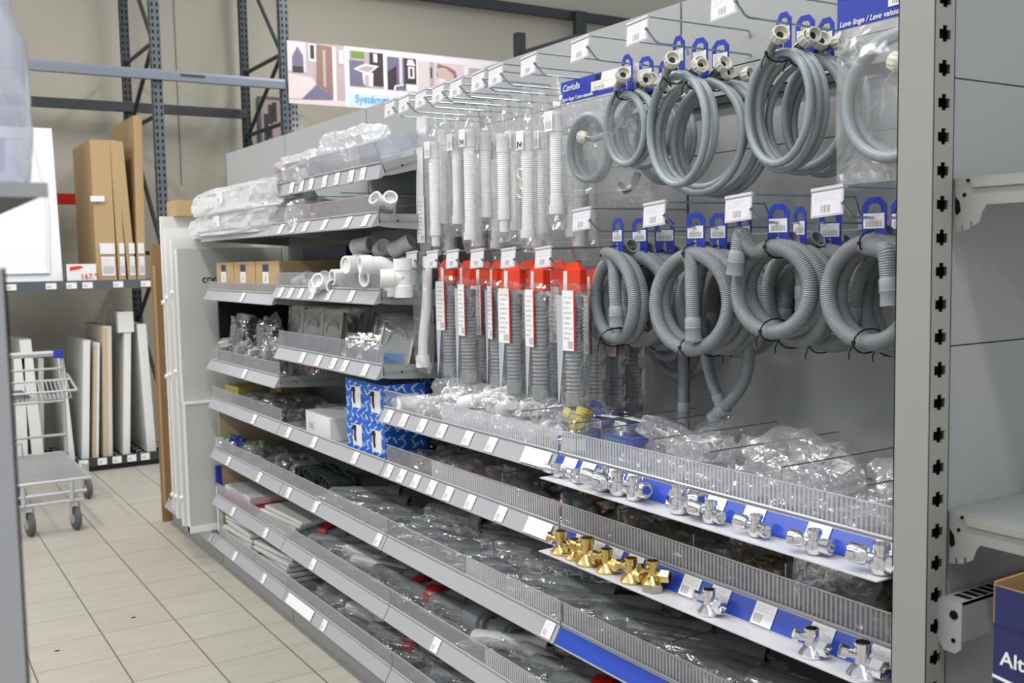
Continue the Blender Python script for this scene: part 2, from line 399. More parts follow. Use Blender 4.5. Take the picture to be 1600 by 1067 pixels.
# ---- floor storage tray for upright panels
tray = thing('panel_storage_rack', 'low black floor rack with slots and a row of white tickets holding upright panels', 'storage rack')
m = MB(); m.box(-1.5, 1.862, 7.9, 8.84, 0, .035); m.build('base', 'dark', tray)
m = MB(); m.box(-1.5, 1.862, 7.88, 7.9, .04, .1); m.build('front_rail', 'rackd', tray)
m = MB()
for i in range(26):
    x = -.4+i*.09
    for j in range(7): m.box(x, x+.055, 7.95+j*.12, 8.0+j*.12, .035, .075+.0*j)
m.build('slot_blocks', 'dark', tray)['kind'] = 'stuff'
m = MB()
for i in range(26):
    for j in range(1, 7): m.box(-.4+i*.09+.008, -.4+i*.09+.047, 7.948+j*.12, 7.95+j*.12, .05, .073)
m.build('slot_tickets', 'paper', tray)['kind'] = 'stuff'
for px in range(8):
    p = at([52, 83, 110, 131, 160, 183, 206, 227][px], [737, 733, 731, 726, 721, 719, 716, 713][px], 1, 7.878)
    m = MB(); m.quad((p.x-.032, 7.878, .045), (p.x+.032, 7.878, .045), (p.x+.032, 7.878, .095), (p.x-.032, 7.878, .095)); m.build('price_label', 'lab4', tray)
# upright white panels: (px of front edge bottom left, width px, top y px, lean px)
def leaning_board(name, cat, label, x, w, ztop, zb, y0, y1, lean, mat, edge=None, tilt=0, group=None, back=0):
    """a board standing on its narrow side, its long face pointing sideways, edge towards the aisle"""
    m = MB()
    m.loft([[(0, 0, 0), (w, 0, 0), (w, y1-y0, 0), (0, y1-y0, 0)], [(lean, back, ztop-zb), (lean+w, back, ztop-zb), (lean+w, y1-y0+back, ztop-zb-tilt), (lean, y1-y0+back, ztop-zb-tilt)]])
    root = thing(name, label, cat, (x, y0, zb), 0, group)
    m.build('board', mat, root)
    if edge:
        m = MB(); m.loft([[(-.001, -.004, .002), (w*.5, -.004, .002), (w*.5, .0, .002), (-.001, .0, .002)], [(lean-.001, back-.004, ztop-zb-.01), (lean+w*.5, back-.004, ztop-zb-.01), (lean+w*.5, back, ztop-zb-.01), (lean-.001, back, ztop-zb-.01)]])
        m.build('edge_band', edge, root)
    return root
def xz(px, py, y): p = at(px, py, 1, y); return p.x, p.z
PAN = [(60, 68, 700, 560, 'white panel standing behind the trolley seat, mostly hidden', 0, 0),
       (27, 44, 722, 556, 'white panel behind the left end of the trolley basket', -6, 0),
       (52, 70, 724, 530, 'tall off-white panel leaning behind the trolley basket', -22, 0),
       (108, 117, 706, 556, 'thin cream edged panel leaning left behind the right end of the trolley', -18, 0),
       (128, 139, 714, 532, 'white panel standing just right of the trolley, closest to it', 2, 0),
       (145, 154, 712, 536, 'thin white panel, second one right of the trolley', 2, 1),
       (162, 176, 710, 510, 'off-white foam panel with brown packing edge standing third right of the trolley', -2, 1),
       (192, 203, 706, 488, 'tallest white panel with a capped top corner standing in the floor rack', 2, 0),
       (230, 244, 700, 506, 'white panel leaning in the floor rack at its right end, nearest the brown plank', -16, 0)]
for i, (pa, pb, yb, yt, lab, lean, ed) in enumerate(PAN):
    Y = 8.0 if i else 8.2
    xa, za = xz(pa, yb, Y); xb, _ = xz(pb, yb, Y); _, zt = xz(pa, yt, Y)
    xl, _ = xz(pa+lean, yt, Y)
    r = leaning_board('shower_board', 'board', lab, xa, xb-xa, zt, .08, Y, 8.72, xl-xa+.0, 'foam' if ed and i == 6 else 'white', 'wood' if ed else None, tilt=.0, group='white panels standing in the floor rack')
    if i == 7:
        m = MB(); m.box(xl-xa-.05, xl-xa+xb-xa+.012, -.01, .06, zt-.08-.15, zt-.08+.005); m.build('corner_cap', 'white', r)
# cardboard packages on the rack shelf
CB = [(152, 183, 436, 218, 195, 'wide brown cardboard package standing upright at the left of the four', 8.45),
      (186, 197, 436, 219, 12, 'narrow brown cardboard package standing second from left on the rack shelf', 8.45),
      (201, 213, 436, 221, 12, 'narrow brown cardboard package standing third from left on the rack shelf', 8.45),
      (215, 228, 436, 180, 40, 'tallest brown cardboard package leaning right against the rack upright', 8.6)]
for i, (pa, pb, yb, yt, _, lab, yy) in enumerate(CB):
    Y = 7.98
    xa, _z = xz(pa, yb, Y); xb, _z = xz(pb, yb, Y); _x, zt = xz(pa, yt, Y)
    lean = [0, -.012, -.045, .03][i]
    root = thing('cardboard_package', lab, 'package', (xa, Y, 1.4), 0, 'cardboard packages on the rack shelf')
    w = xb-xa; h = zt-1.4; d = .75
    m = MB()
    m.loft([[(0, 0, 0), (w, 0, 0), (w, d, 0), (0, d, 0)], [(lean, .02, h), (lean+w, .02, h), (lean+w, d, h), (lean, d, h)]])
    m.build('carton', 'card', root)
    m = MB(); m.box(w*.25, w*.92, -.003, -.001, .03, .17); m.build('white_label', 'lab2', root)
    m = MB(); m.box(w*.2, w*.95, -.004, -.002, .19, .27); m.build('end_sticker', 'paper', root)
    if i == 0:
        m = MB(); m.box(-.02, w*.55, -.012, -.004, h*.56, h*.60); m.build('packing_strap', 'paper', root)
# big white shower tray on the left of that shelf
rt = thing('shower_tray', 'large glossy white shower tray standing upright on the rack shelf at far left', 'shower tray', (0, 0, 0))
xa, _ = xz(98, 432, 7.95); xt, zt = xz(84, 198, 7.95)
m = MB()
m.loft([[(.2, 7.95, 1.402), (xa, 7.95, 1.402), (xa, 8.03, 1.402), (.2, 8.03, 1.402)], [(.2, 8.05, zt), (xt, 8.05, zt), (xt, 8.13, zt), (.2, 8.13, zt)]])
m.build('tray_shell', 'whiteg', rt)
m = MB()
P0 = lambda u, v: (.3+(xt-.42)*u+(.0), 7.944+.10*v+.0, 1.46+(zt-1.52)*v)
pts = [P0(*q) for q in ((0, 0), (1.05, 0), (1.08, .5), (1.0, .9), (.93, .98), (0, .98))]
m.tube(pts, .009, 6, closed=True); m.build('raised_rim', 'whiteg', rt, True)
# promo price card
pc = thing('price_card', 'white promotional price card with an orange flash and red price on the rack shelf', 'sign', (0, 0, 0))
xa, za = xz(105, 438, 7.9); xb, zb = xz(150, 412, 7.9)
m = MB(); m.box(xa, xb, 7.9, 7.905, 1.402, zb); m.build('card', 'paper', pc)
m = MB(); xm = (xa+xb)/2
m.prism([(xa+.02, zb-.05), (xa+.09, zb-.035), (xa+.115, zb-.022), (xa+.09, zb-.012), (xa+.02, zb-.02)], 1, 7.898, 7.8995); m.build('orange_flash', 'orange', pc)
text_mesh('167.', .055, 'red', pc, face_mtx((xm-.01, 7.8985, 1.41), (1, 0, 0), (0, 0, 1)), 'price', True)
text_mesh('95', .03, 'red', pc, face_mtx((xm+.085, 7.8985, 1.43), (1, 0, 0), (0, 0, 1)), 'price', True)
# ---------------------------------------------------------------- banner
def bx(px): return at(px, 110, 1, 7.88).x
BL, BR = bx(450), bx(746); BT, BB = 3.255, 2.765; BY = 7.88
bn = thing('hanging_banner', 'long printed banner with bathroom photographs hanging beside the rack', 'banner', (0, 0, 0))
m = MB(); m.box(BL, BR+.75, BY, BY+.012, BB, BT, 0); m.build('sheet', 'paper', bn)
def P2(m, pts, col, d):
    """flat printed area; u 0..340, v 0..130 as read off the banner"""
    i = [m.V(BL+(BR-BL)*u/296., BY-.0008-d*.0004, BT-(BT-BB)*v/100.) for u, v in pts]; m.face(i, col)
ban_cols = ['b_rose', 'b_pale', 'b_dark', 'b_brown', 'b_sky', 'b_lilac', 'b_white', 'b_skin', 'b_green']
for nme, c in zip(ban_cols, [(190, 172, 174), (222, 208, 210), (70, 62, 68), (150, 120, 112), (206, 228, 240), (120, 116, 140), (240, 238, 238), (216, 188, 176), (120, 150, 80)]):
    M[nme] = pbr('banner_print_'+nme[2:], c, .4, 0, .4, .08, 9)
def pic(name, shapes):
    m = MB()
    for k, (col, pts) in enumerate(shapes): P2(m, pts, ban_cols.index(col), k)
    o = m.build(name, [M[c] for c in ban_cols], bn); return o
R_ = lambda a, b, c, d: [(a, d), (c, d), (c, b), (a, b)]
pic('shower_photo', [('b_rose', R_(0, 0, 82, 100)), ('b_pale', R_(0, 0, 26, 48)), ('b_lilac', [(6, 48), (22, 48), (22, 22), (14, 8), (6, 26)]), ('b_dark', R_(6, 40, 22, 50)),
     ('b_pale', [(0, 52), (34, 56), (40, 66), (18, 92), (0, 92)]), ('b_white', R_(30, 2, 40, 30)), ('b_dark', R_(32, 4, 38, 26)), ('b_brown', [(42, 2), (64, 4), (64, 82), (40, 66)]), ('b_rose', R_(50, 10, 54, 70)),
     ('b_lilac', [(18, 92), (40, 68), (64, 84), (60, 92)]), ('b_white', R_(64, 4, 69, 92)), ('b_white', R_(74, 8, 80, 30)), ('b_pale', [(0, 94), (82, 90), (82, 100), (0, 100)])])
pic('basin_photo', [('b_rose', R_(89, 6, 141, 66)), ('b_dark', R_(120, 6, 141, 62)), ('b_white', R_(126, 8, 132, 22)), ('b_green', R_(92, 6, 112, 18)), ('b_lilac', R_(89, 22, 112, 64)),
     ('b_white', [(95, 36), (112, 26), (134, 28), (117, 44)]), ('b_rose', [(100, 36), (113, 29), (129, 30), (117, 40)]), ('b_white', [(108, 42), (125, 40), (124, 64), (110, 60)]), ('b_rose', [(112, 44), (118, 45), (118, 62), (112, 60)])])
pic('wall_photo', [('b_lilac', R_(147, 10, 193, 66)), ('b_dark', [(147, 36), (162, 24), (162, 66), (147, 66)]), ('b_pale', R_(166, 10, 171, 54)), ('b_dark', R_(174, 10, 193, 62)), ('b_white', [(178, 22), (180, 12), (188, 12), (192, 22)]),
     ('b_white', R_(180, 24, 190, 44)), ('b_dark', R_(183, 27, 187, 41)), ('b_white', [(156, 66), (158, 58), (172, 54), (172, 57), (160, 60), (160, 66)]), ('b_white', R_(176, 54, 193, 66))])
pic('bather_photo', [('b_pale', R_(196, 12, 278, 100)), ('b_rose', R_(215, 12, 222, 60)), ('b_dark', R_(216, 22, 219, 40)), ('b_brown', [(228, 14), (246, 18), (258, 24), (262, 40), (240, 58), (226, 34)]),
     ('b_skin', [(226, 22), (240, 20), (254, 30), (258, 44), (242, 50), (230, 42)]), ('b_white', [(228, 40), (240, 40), (252, 54), (240, 62)]), ('b_white', R_(272, 14, 280, 100))])
pic('far_photo', [('b_rose', R_(281, 16, 345, 100)), ('b_dark', R_(298, 22, 306, 34)), ('b_lilac', R_(310, 20, 330, 80))])
pic('caption_band', [('b_sky', R_(85, 76, 280, 100))])
M['b_blue'] = pbr('banner_lettering_blue', (110, 172, 224), .5, 0, .3, 0)
M['b_light'] = pbr('banner_lettering_pale', (176, 206, 228), .5, 0, .3, 0)
sx = (BR-BL)/296.
text_mesh('Systèmes', .085, 'b_blue', bn, face_mtx((BL+96*sx, BY-.006, BB+.048), (1, 0, 0), (0, 0, 1)), 'lettering', True)
text_mesh('sa', .07, 'b_light', bn, face_mtx((BL+138*sx, BY-.006, BB+.06), (1, 0, 0), (0, 0, 1)), 'lettering')
# white slotted post and poster stand behind the rack (partly visible under the beam)
pb = thing('wall_poster', 'framed grey picture panel seen through the rack under the front beam', 'poster')
pa = at(403, 150, 1, 9.1); pd = at(437, 226, 1, 9.1)
m = MB(); m.box(pa.x, pd.x+.06, 9.09, 9.13, pd.z-.2, pa.z); m.build('frame', 'rack', pb)
m = MB(); m.box(pa.x+.02, pd.x+.04, 9.085, 9.09, pd.z-.18, pa.z-.03); m.build('print', 'vent', pb)
m = MB()
for k, (u, v0, v1) in enumerate([(.35, .1, .5), (.55, .05, .45), (.12, .3, .95), (.3, .6, .8)]):
    w = pd.x-pa.x; h = pa.z-pd.z
    m.box(pa.x+.02+u*w, pa.x+.02+u*w+.04, 9.08, 9.085, pa.z-.03-v1*h, pa.z-.03-v0*h)
m.build('dark_print_shapes', 'rackd', pb)
wp = thing('white_slotted_post', 'white perforated post under the left end of the banner', 'post')
p0 = at(455, 160, 1, 8.1); p1 = at(467, 210, 1, 8.1)
upright(p0.x, p1.x, 8.1, 8.16, 0, p0.z, 'white').build('post', ['white', 'slot'], wp)
p2 = at(474, 175, 1, 8.1)
m = MB(); m.box(p1.x+.002, p2.x, 8.1, 8.12, 1.9, p2.z-.02); m.build('side_plate', 'white', wp)
# dark suspended frame upper right behind the gondola
fr = thing('overhead_steel_frame', 'dark steel beam and uprights high behind the gondola top', 'steel frame')
m = MB(); m.box(3.2, 17.9, 9.0, 9.08, 4.03, 4.12); m.build('long_beam', 'rackd', fr)
a = at(903, 22, 1, 9.0); c = at(903, 56, 1, 9.0)
m = MB(); m.box(a.x-.07, a.x+.07, 8.94, 9.0, c.z-.02, a.z+.02); m.build('drop_post', 'rackd', fr)
a = at(811, 52, 1, 7.9); c = at(811, 88, 1, 7.9)
m = MB(); m.box(a.x-.045, a.x+.045, 7.86, 7.93, c.z-.6, a.z); m.build('short_post', 'rackd', fr)
d = at(985, 28, 1, 6.2); e = at(811, 84, 1, 7.9)
m = MB(); m.tube([(e.x, 7.9, e.z), at(903, 56, 1, 7.2)], .022, 4); m.build('sloping_rail', 'rackd', fr)
# ================================================================== platform trolley
tr = thing('shopping_trolley', 'chrome wire platform trolley with child seat parked in the aisle', 'trolley', (0, 0, 0))
A = at(48, 837, 2, 0); B = at(120, 827, 2, 0)   # the two near wheels
TX0, TX1 = A.x-.02, B.x+.02; TY0, TY1 = 6.2, 7.1
ZP = .30
def tw(paths, r, name, mat='galv', parent=tr, n=6):
    m = MB()
    for p in paths: m.tube(p, r, n)
    return m.build(name, mat, parent, True)
PX0, PX1 = at(20, 790, 1, 6.15).x-.25, at(131, 790, 1, 6.15).x
PX1 = 1.0; PX0 = .30
# platform: frame and many wires
tw([[(PX0, 6.15, ZP), (PX1, 6.15, ZP), (PX1, 7.1, ZP), (PX0, 7.1, ZP), (PX0, 6.15, ZP)], [(PX0, 6.15, ZP-.07), (PX1-.02, 6.15, ZP-.07)], [(PX0, 6.15, ZP-.12), (PX1-.04, 6.15, ZP-.12)]], .011, 'platform_frame')
tw([[(PX0, 6.15+i*.034, ZP+.008), (PX1, 6.15+i*.034, ZP+.008)] for i in range(28)], .0036, 'platform_wires', n=4)
for s in (0, .25): tw([[(PX0+.35+s, 6.15, ZP-.01), (PX0+.35+s, 6.15, ZP-.12)]], .016, 'bumper_bracket')
def wheel(x, y):
    m = MB(); m.lathe([(.028, -.016), (.058, -.016), (.066, -.010), (.066, .010), (.058, .016), (.028, .016)], (x, y, .066), (1, .15, 0), 24); o = m.build('wheel', 'tyre', tr, True)
    m = MB(); m.lathe([(.03, -.02), (.03, .02)], (x, y, .066), (1, .15, 0), 16); m.build('wheel_hub', 'galv', o, True)
    m = MB(); m.box(x-.024, x-.02, y-.02, y+.05, .06, .16); m.box(x+.02, x+.024, y-.02, y+.05, .06, .16); m.box(x-.024, x+.024, y-.01, y+.06, .155, .165)
    m.lathe([(.02, 0), (.02, .06)], (x, y+.03, .16), (0, 0, 1), 10); m.build('caster_fork', 'galv', o)
wheel(A.x, 6.2); wheel(B.x, 6.2); wheel(at(137, 768, 1, 7.0).x, 7.0); wheel(A.x+.05, 7.0)
# back frame rises at far end
BX0, BX1 = .30, 1.02; BYY = 7.1
zt = at(118, 550, 1, BYY).z
tw([[(BX1, BYY, ZP), (BX1, BYY-.02, zt)], [(BX0, BYY, ZP), (BX0, BYY-.02, zt)]], .013, 'side_post')
tw([[(BX0, BYY-.02, zt), (BX1-.05, BYY-.02, zt)]], .02, 'push_handle')
m = MB(); m.bbox((BX1-.02, BYY-.02, zt-.005), (.06, .05, .05), 0, .01); m.build('blue_handle_end', 'tagblue', tr)
zb = at(118, 600, 1, BYY).z
zr = [at(118, y, 1, BYY).z for y in (573, 588, 600, 612)]
wr = [[(BX0, BYY-.15, zr[1]), (BX1+.03, BYY-.15, zr[1])], [(BX0, BYY-.35, zr[2]), (BX1+.03, BYY-.35, zr[2])], [(BX0, BYY-.03, zr[0]), (BX1, BYY-.03, zr[0])], [(BX1+.03, BYY-.35, zr[2]), (BX1+.03, BYY, zr[1]+.02)], [(BX0, BYY-.02, zr[3]-.05), (BX1, BYY-.02, zr[3]-.05)]]
tw(wr, .008, 'basket_rim')
tw([[(BX0+i*.024, BYY-.15, zr[1]), (BX0+i*.024, BYY-.33, zr[3])] for i in range(31)] + [[(BX0, BYY-.3+k*.06, zr[3]), (BX1, BYY-.3+k*.06, zr[3])] for k in range(5)], .0035, 'basket_wires', n=4)
m = MB(); m.loft([[(BX0+.1, BYY-.36, zr[3]+.02), (BX0+.45, BYY-.36, zr[3]+.02), (BX0+.5, BYY-.30, zr[3]+.02), (BX0+.1, BYY-.3, zr[3]+.02)], [(BX0+.1, BYY-.34, zr[3]+.075), (BX0+.44, BYY-.34, zr[3]+.075), (BX0+.47, BYY-.30, zr[3]+.05), (BX0+.1, BYY-.3, zr[3]+.075)]]); m.build('child_seat_flap', 'tyre', tr)
tw([[(BX0, BYY-.02, .42), (BX1, BYY-.02, .42)], [(.5, 7.0, ZP), (.5, 7.0, .40), (.75, 7.0, .40), (.75, 7.0, ZP)]], .009, 'lower_hoop')
# small dark scraps on the floor
for (px, py, l) in ((208, 965, 'small dark scrap of debris on the floor tiles, right one'), (89, 1017, 'small dark scrap of debris on the floor tiles, left one')):
    p = at(px, py, 2, 0); m = MB(); m.loft([[(-.011, -.003, 0), (.0, -.006, 0), (.012, -.002, 0), (.0, .004, 0)], [(-.008, -.002, .003), (.0, -.004, .004), (.009, -.001, .003), (.0, .002, .004)]]); tag(m.build('debris_scrap', 'dark', None, False, (p.x, p.y, 0)), l, 'debris')
# ================================================================== foreground left unit (near, out of focus)
lu = thing('slotted_end_post', 'blurred grey slotted shelving post close to the camera at left edge', 'post')
def slotted(x0, x1, ya, yb, z0, z1, off, parent, mat, depth_axis=True, slotw=.45):
    """real punched face pointing to -y with 50 mm pitch"""
    w = x1-x0; sx0 = x0+w*(1-slotw)/2; sx1 = x1-w*(1-slotw)/2
    m = MB(); m.box(x0, sx0, ya, ya+.002, z0, z1); m.box(sx1, x1, ya, ya+.002, z0, z1)
    z = z0-(z0-off) % .05
    while z < z1:
        m.box(sx0, sx1, ya, ya+.002, max(z0, z+.024), min(z1, z+.05))
        m.box(sx0, sx0+(sx1-sx0)*.3, ya, ya+.002, z+.018, z+.024); m.box(sx1-(sx1-sx0)*.3, sx1, ya, ya+.002, z+.018, z+.024)
        m.box(sx0, sx0+(sx1-sx0)*.3, ya, ya+.002, z, z+.004); m.box(sx1-(sx1-sx0)*.3, sx1, ya, ya+.002, z, z+.004)
        z += .05
    m.box(x0, x0+.002, ya, yb, z0, z1); m.box(x1-.002, x1, ya, yb, z0, z1)
    m.build('slotted_face', mat, parent)
    m = MB(); m.box(x0+.003, x1-.003, ya+.012, ya+.014, z0, z1); m.build('inner_channel', 'slot', parent)
slotted(.0, .082, .8, .86, 0, 1.50, at(10, 925, 1, .8).z, lu, 'rail', slotw=.34)
m = MB(); m.box(-.45, -.0, .81, .85, 0, 1.50); m.build('side_panel', 'rail', lu)
ls = thing('upper_shelf', 'dark underside of a blurred shelf high at the left edge', 'shelf')
m = MB(); m.box(-.5, .128, .93, 2.4, 1.560, 1.568); m.build('deck', 'rackd', ls)
m = MB(); m.box(-.5, .13, .925, .93, 1.558, 1.570); m.build('front_lip', 'rail', ls)
jr = thing('clear_plastic_tub', 'blurred milky clear plastic tub standing on the shelf at the top left edge', 'tub', (.03, 1.03, 1.5685))
m = MB(); m.lathe([(.09, 0), (.1, .01), (.104, .05), (.103, .13), (.092, .155), (.090, .24), (.094, .40)], n=40, cap=True); m.build('tub_body', 'jar', jr, True)
m = MB()
for k in range(7):
    a = tau*k/24-2.4; m.tube([(cos(a)*.102, sin(a)*.102, .012), (cos(a)*.104, sin(a)*.104, .04)], .003, 5)
m.build('moulded_foot_ribs', 'jar', jr, True)
# ================================================================== the long gondola
XF, XB, TOP = 1.40, 1.82, 2.148
JY = [1.02, 2.02, 3.02, 4.02, 5.02, 6.02]
bays = ['right end', 'hose', 'centre', 'left', 'far']
DESC = ['grey back panel bay nearest the camera behind the coiled hoses at right', 'grey back panel bay behind the white bagged pipes', 'grey back panel bay behind the white fittings shelves',
        'grey back panel bay behind the brown cartons', 'far end bay of the grey gondola holding the white boards']
for i in range(5):
    y0, y1 = JY[i], JY[i+1]
    g = thing('gondola_bay', DESC[i], 'shelving bay')
    zs = [.16, .56, .96, 1.55, 1.755, 1.89, 1.955, TOP] if i < 2 else [.16, .56, .96, 1.36, 1.72, TOP]
    for za, zb in zip(zs, zs[1:]):
        off = .02 if (i < 2 and 1.88 <= za) else 0
        m = MB(); m.box(XB-off, XB+.02, y0+.004, y1-.004, za+.0015, zb-.0015); m.build('back_panel', 'panel', g)
    if i < 2:
        m = MB(); m.box(XB-.018, XB-.001, y0, y1, 1.872, 1.888); m.build('shadow_gap_strip', 'rackd', g)  # dark strip standing in for the shadow gap under the upper panels
    m = MB(); m.box(XB+.004, XB+.04, y1-.012, y1+.012, 0, TOP-.003)
    z = .3
    while z < TOP-.05: m.box(XB+.0035, XB+.006, y1-.004, y1+.004, z, z+.025, 1); z += .05
    m.build('upright', ['rackd', 'slot'], g)
    m = MB(); m.box(XB-.0, XB+.1, y0, y1, 0, .1); m.build('foot', 'paintd', g)
    kp = thing('plinth_panel', 'grey plinth panel closing the floor gap, %s along the gondola' % ['nearest the camera', 'second nearest the camera', 'middle one of five', 'second farthest', 'farthest one'][i], 'plinth', (0, 0, 0), 0, 'grey plinth panels along the floor')
    m = MB(); m.box(1.42, 1.436, y0+.003, y1-.003, .0, .085); m.build('kick_plate', 'paint', kp)
# ---- shelves
class Shelf: pass
SH = {}
def shelf(key, y0, y1, z, label, tickets=(), rail='rail', guard=.055, ribs=None, dividers=(), tray=None, tilt=0, blue=False, xf=XF, ends=(1, 1), name='gondola_shelf', ticketw=.042, twhite=(), skin='lab', glass=(None, None)):
    s = thing(name, label, 'shelf', (0, 0, 0), 0, 'grey gondola shelves with price rails')
    T = Matrix.Identity(4)
    if tilt: T = Matrix.Translation((XB, 0, z)) @ Matrix.Rotation(tilt, 4, 'Y') @ Matrix.Translation((-XB, 0, -z))
    def mb(): q = MB(); q.x = T; return q
    a, c = y0+.003, y1-.003
    m = mb(); m.box(xf+.004, XB-.003, a, c, z-.03, z-.022); m.box(xf+.002, xf+.006, a, c, z-.034, z-.004); m.build('deck', 'paintd', s)
    # price rail: tilted channel in front
    m = mb()
    m.prism([(xf, z+.004), (xf+.004, z+.004), (xf+.004, z-.04), (xf-.022, z-.046), (xf-.024, z-.042), (xf-.001, z-.002)], 1, a, c)
    m.build('price_rail', rail, s)
    # top bead
    m = mb(); m.tube([(xf-.001, a, z+.003), (xf-.001, c, z+.003)], .0035, 6); m.tube([(xf-.0235, a, z-.044), (xf-.0235, c, z-.044)], .0025, 6); m.build('rail_bead', rail, s, True)
    nx, nz = -.04, .022
    def onrail(y, u, v, d=.0015):
        """u 0..1 down the rail face"""
        x = xf-.001-.0225*u; zz = z-.002-.040*u
        return (x-d, y, zz+d*.5)
    if blue:
        m = mb(); p = [onrail(a, .98, 0), onrail(c, .98, 0), onrail(c, .06, 0), onrail(a, .06, 0)]; m.quad(p[1], p[0], p[3], p[2]); m.build('blue_insert', 'blue', s)
    for y in tickets:
        w = ticketw; m = mb(); d = .003
        m.quad(onrail(y+w/2, .97, 0, d), onrail(y-w/2, .97, 0, d), onrail(y-w/2, .04, 0, d), onrail(y+w/2, .04, 0, d)); m.build('price_label', skin, s)
    for (ya, yb) in twhite:
        m = mb(); d = .0045; m.quad(onrail(yb, .97, 0, d), onrail(ya, .97, 0, d), onrail(ya, .04, 0, d), onrail(yb, .04, 0, d)); m.build('blank_white_strip', 'paper', s)
    if guard:
        m = mb(); m.box(xf+.002, xf+.0045, a, c, z+.004, z+guard); m.build('front_guard', 'acrylr' if ribs else 'acryl', s)
        m = mb(); m.box(xf+.0015, xf+.005, a, c, z+guard, z+guard+.002); m.build('guard_edge', 'rib', s)
    if ribs:
        m = mb(); y = ribs[0]
        while y < ribs[1]:
            m.prism([(xf-.0015, y), (xf+.002, y-.0015), (xf+.002, y+.0015)], 2, z+.006, z+guard-.001); y += .0105
        m.build('guard_ribs', 'rib', s)
    for y in dividers:
        m = mb(); m.box(xf+.008, XB-.03, y-.001, y+.001, z-.02, z+guard+.025); m.build('divider', 'acryl2', s)
        m = mb(); m.tube([(xf+.008, y, z-.02), (xf+.008, y, z+guard+.026), (XB-.03, y, z+guard+.026)], .0016, 5); m.build('divider_wire_edge', 'steel', s, True)
    if tray:
        m = mb(); m.box(xf-.078, xf-.024, tray[0], tray[1], z-.047, z-.0445); m.build('sample_tray', 'white_rail', s)
    for k, y in enumerate((a+.002, c-.004)):
        if not ends[k]: continue
        m = mb(); m.prism([(xf+.004, z-.002), (XB, z-.002), (XB, z-.07), (XB-.12, z-.062), (xf+.03, z-.046), (xf+.004, z-.042)], 1, y-.001, y+.001)
        m.build('side_bracket', 'paint', s)
        m = mb(); m.lathe([(.004, -.0022), (.004, .0022)], (xf+.07, y, z-.025), (0, 1, 0), 8); m.build('bracket_hole', 'slot', s)
    SH[key] = s
    return s
def ys(pxs, z, x=XF-.012):
    """y positions along the run for a list of pixel columns read at a height"""
    out = []
    for px in pxs:
        # intersect the vertical image column with the line x, z
        lo, hi = .9, 6.5
        for _ in range(40):
            mid = (lo+hi)/2; v = Vector((x, mid, z))-CP
            u = 800+F*v.dot(RT2)/v.dot(FWD)
            if u > px: lo = mid
            else: hi = mid
        out.append(mid)
    return out
ZA, ZB_, ZC, ZD, ZE = 1.025, .845, .595, .36, .145
# right half, waist height
shelf('A1', 1.02, 2.02, ZA, 'upper right shelf with ribbed clear guard, blue price strip and chrome valve samples', ys([890, 918, 950, 990, 1060, 1118, 1178, 1278, 1386], 1.0), blue=True, ribs=(1.03, 2.01), dividers=[1.12, 1.31, 1.50, 1.68, 1.86, 1.96], tray=(1.03, 1.99), ticketw=.052, skin='lab')
shelf('A2', 2.02, 3.02, ZA, 'upper shelf with clear guard and square tickets right of the blue printed cartons', ys([609, 632, 661, 692, 732, 769], 1.0), ribs=(2.03, 2.62), twhite=[(2.04, 2.16)], dividers=[2.2])
shelf('B1', 1.02, 2.02, ZB_, 'second right shelf with ribbed guard, blue strip and brass sample tray', ys([908, 932, 960, 992, 1080, 1125, 1195, 1284, 1376], .82), blue=True, ribs=(1.03, 2.01), tray=(1.03, 2.0), dividers=[1.3, 1.55, 1.8], ticketw=.052)
shelf('B2', 2.02, 3.02, ZB_, 'second shelf with ribbed guard and tickets below the copper fittings bags', ys([609, 629, 651, 676, 702, 736, 784], .82), ribs=(2.03, 2.7), twhite=[(2.04, 2.15)], dividers=[2.3, 2.6])
shelf('C1', 1.02, 2.02, ZC, 'lower right shelf with an empty blue strip and ribbed guard', (), blue=True, ribs=(1.03, 2.01), dividers=[1.62])
shelf('C2', 2.02, 3.02, ZC, 'lower shelf with a single ticket at its right end holding bagged grey pipes', ys([858], .575), ribs=(2.03, 2.5))
shelf('D1', 1.02, 2.02, ZD, 'low right shelf mostly below the picture', ())
shelf('D2', 2.02, 3.02, ZD, 'low shelf holding red banded pipe bags with one white ticket', ys([682], .34), ribs=(2.03, 2.4))
shelf('E1', 1.02, 2.02, ZE, 'bottom right base shelf below the picture', ())
shelf('E2', 2.02, 3.02, ZE, 'bottom base shelf in front of the centre bay', ())
# left bays, lower
def t3(pts): return ys(pts, 0)
shelf('L1a', 3.02, 4.02, ZB_, 'grey shelf carrying the white carton and blue printed cartons', ys([452, 492, 556], .82), guard=0, twhite=())
shelf('L1b', 4.02, 5.02, ZB_, 'far left waist shelf with clear guard above the chipboard compartment', ys([398], .82))
shelf('L2a', 3.02, 4.02, ZC, 'third shelf up holding dark green grey pipe sockets', ys([452, 494, 592], .575))
shelf('L2b', 4.02, 5.02, ZC, 'third shelf up at the far left holding green and blue packs', ys([358, 406], .575))
shelf('L3a', 3.02, 4.02, ZD, 'second lowest shelf of the centre bay with lilac rail and crumpled red banded bags', ys([490], .34))
shelf('L3b', 4.02, 5.02, ZD, 'second lowest shelf at far left holding the red and white packs', ys([365, 416], .34))
shelf('L4a', 3.02, 4.02, ZE, 'base shelf of the centre bay with crumpled bags and blank white strip', ys([507], .12), twhite=[(3.7, 3.98)])
shelf('L4b', 4.02, 5.02, ZE, 'base shelf at far left holding stacks of white flat tiles', ys([330, 368, 413], .12))
shelf('L5', 5.02, 6.02, ZE, 'base shelf under the white boards at the far end', (), guard=0)
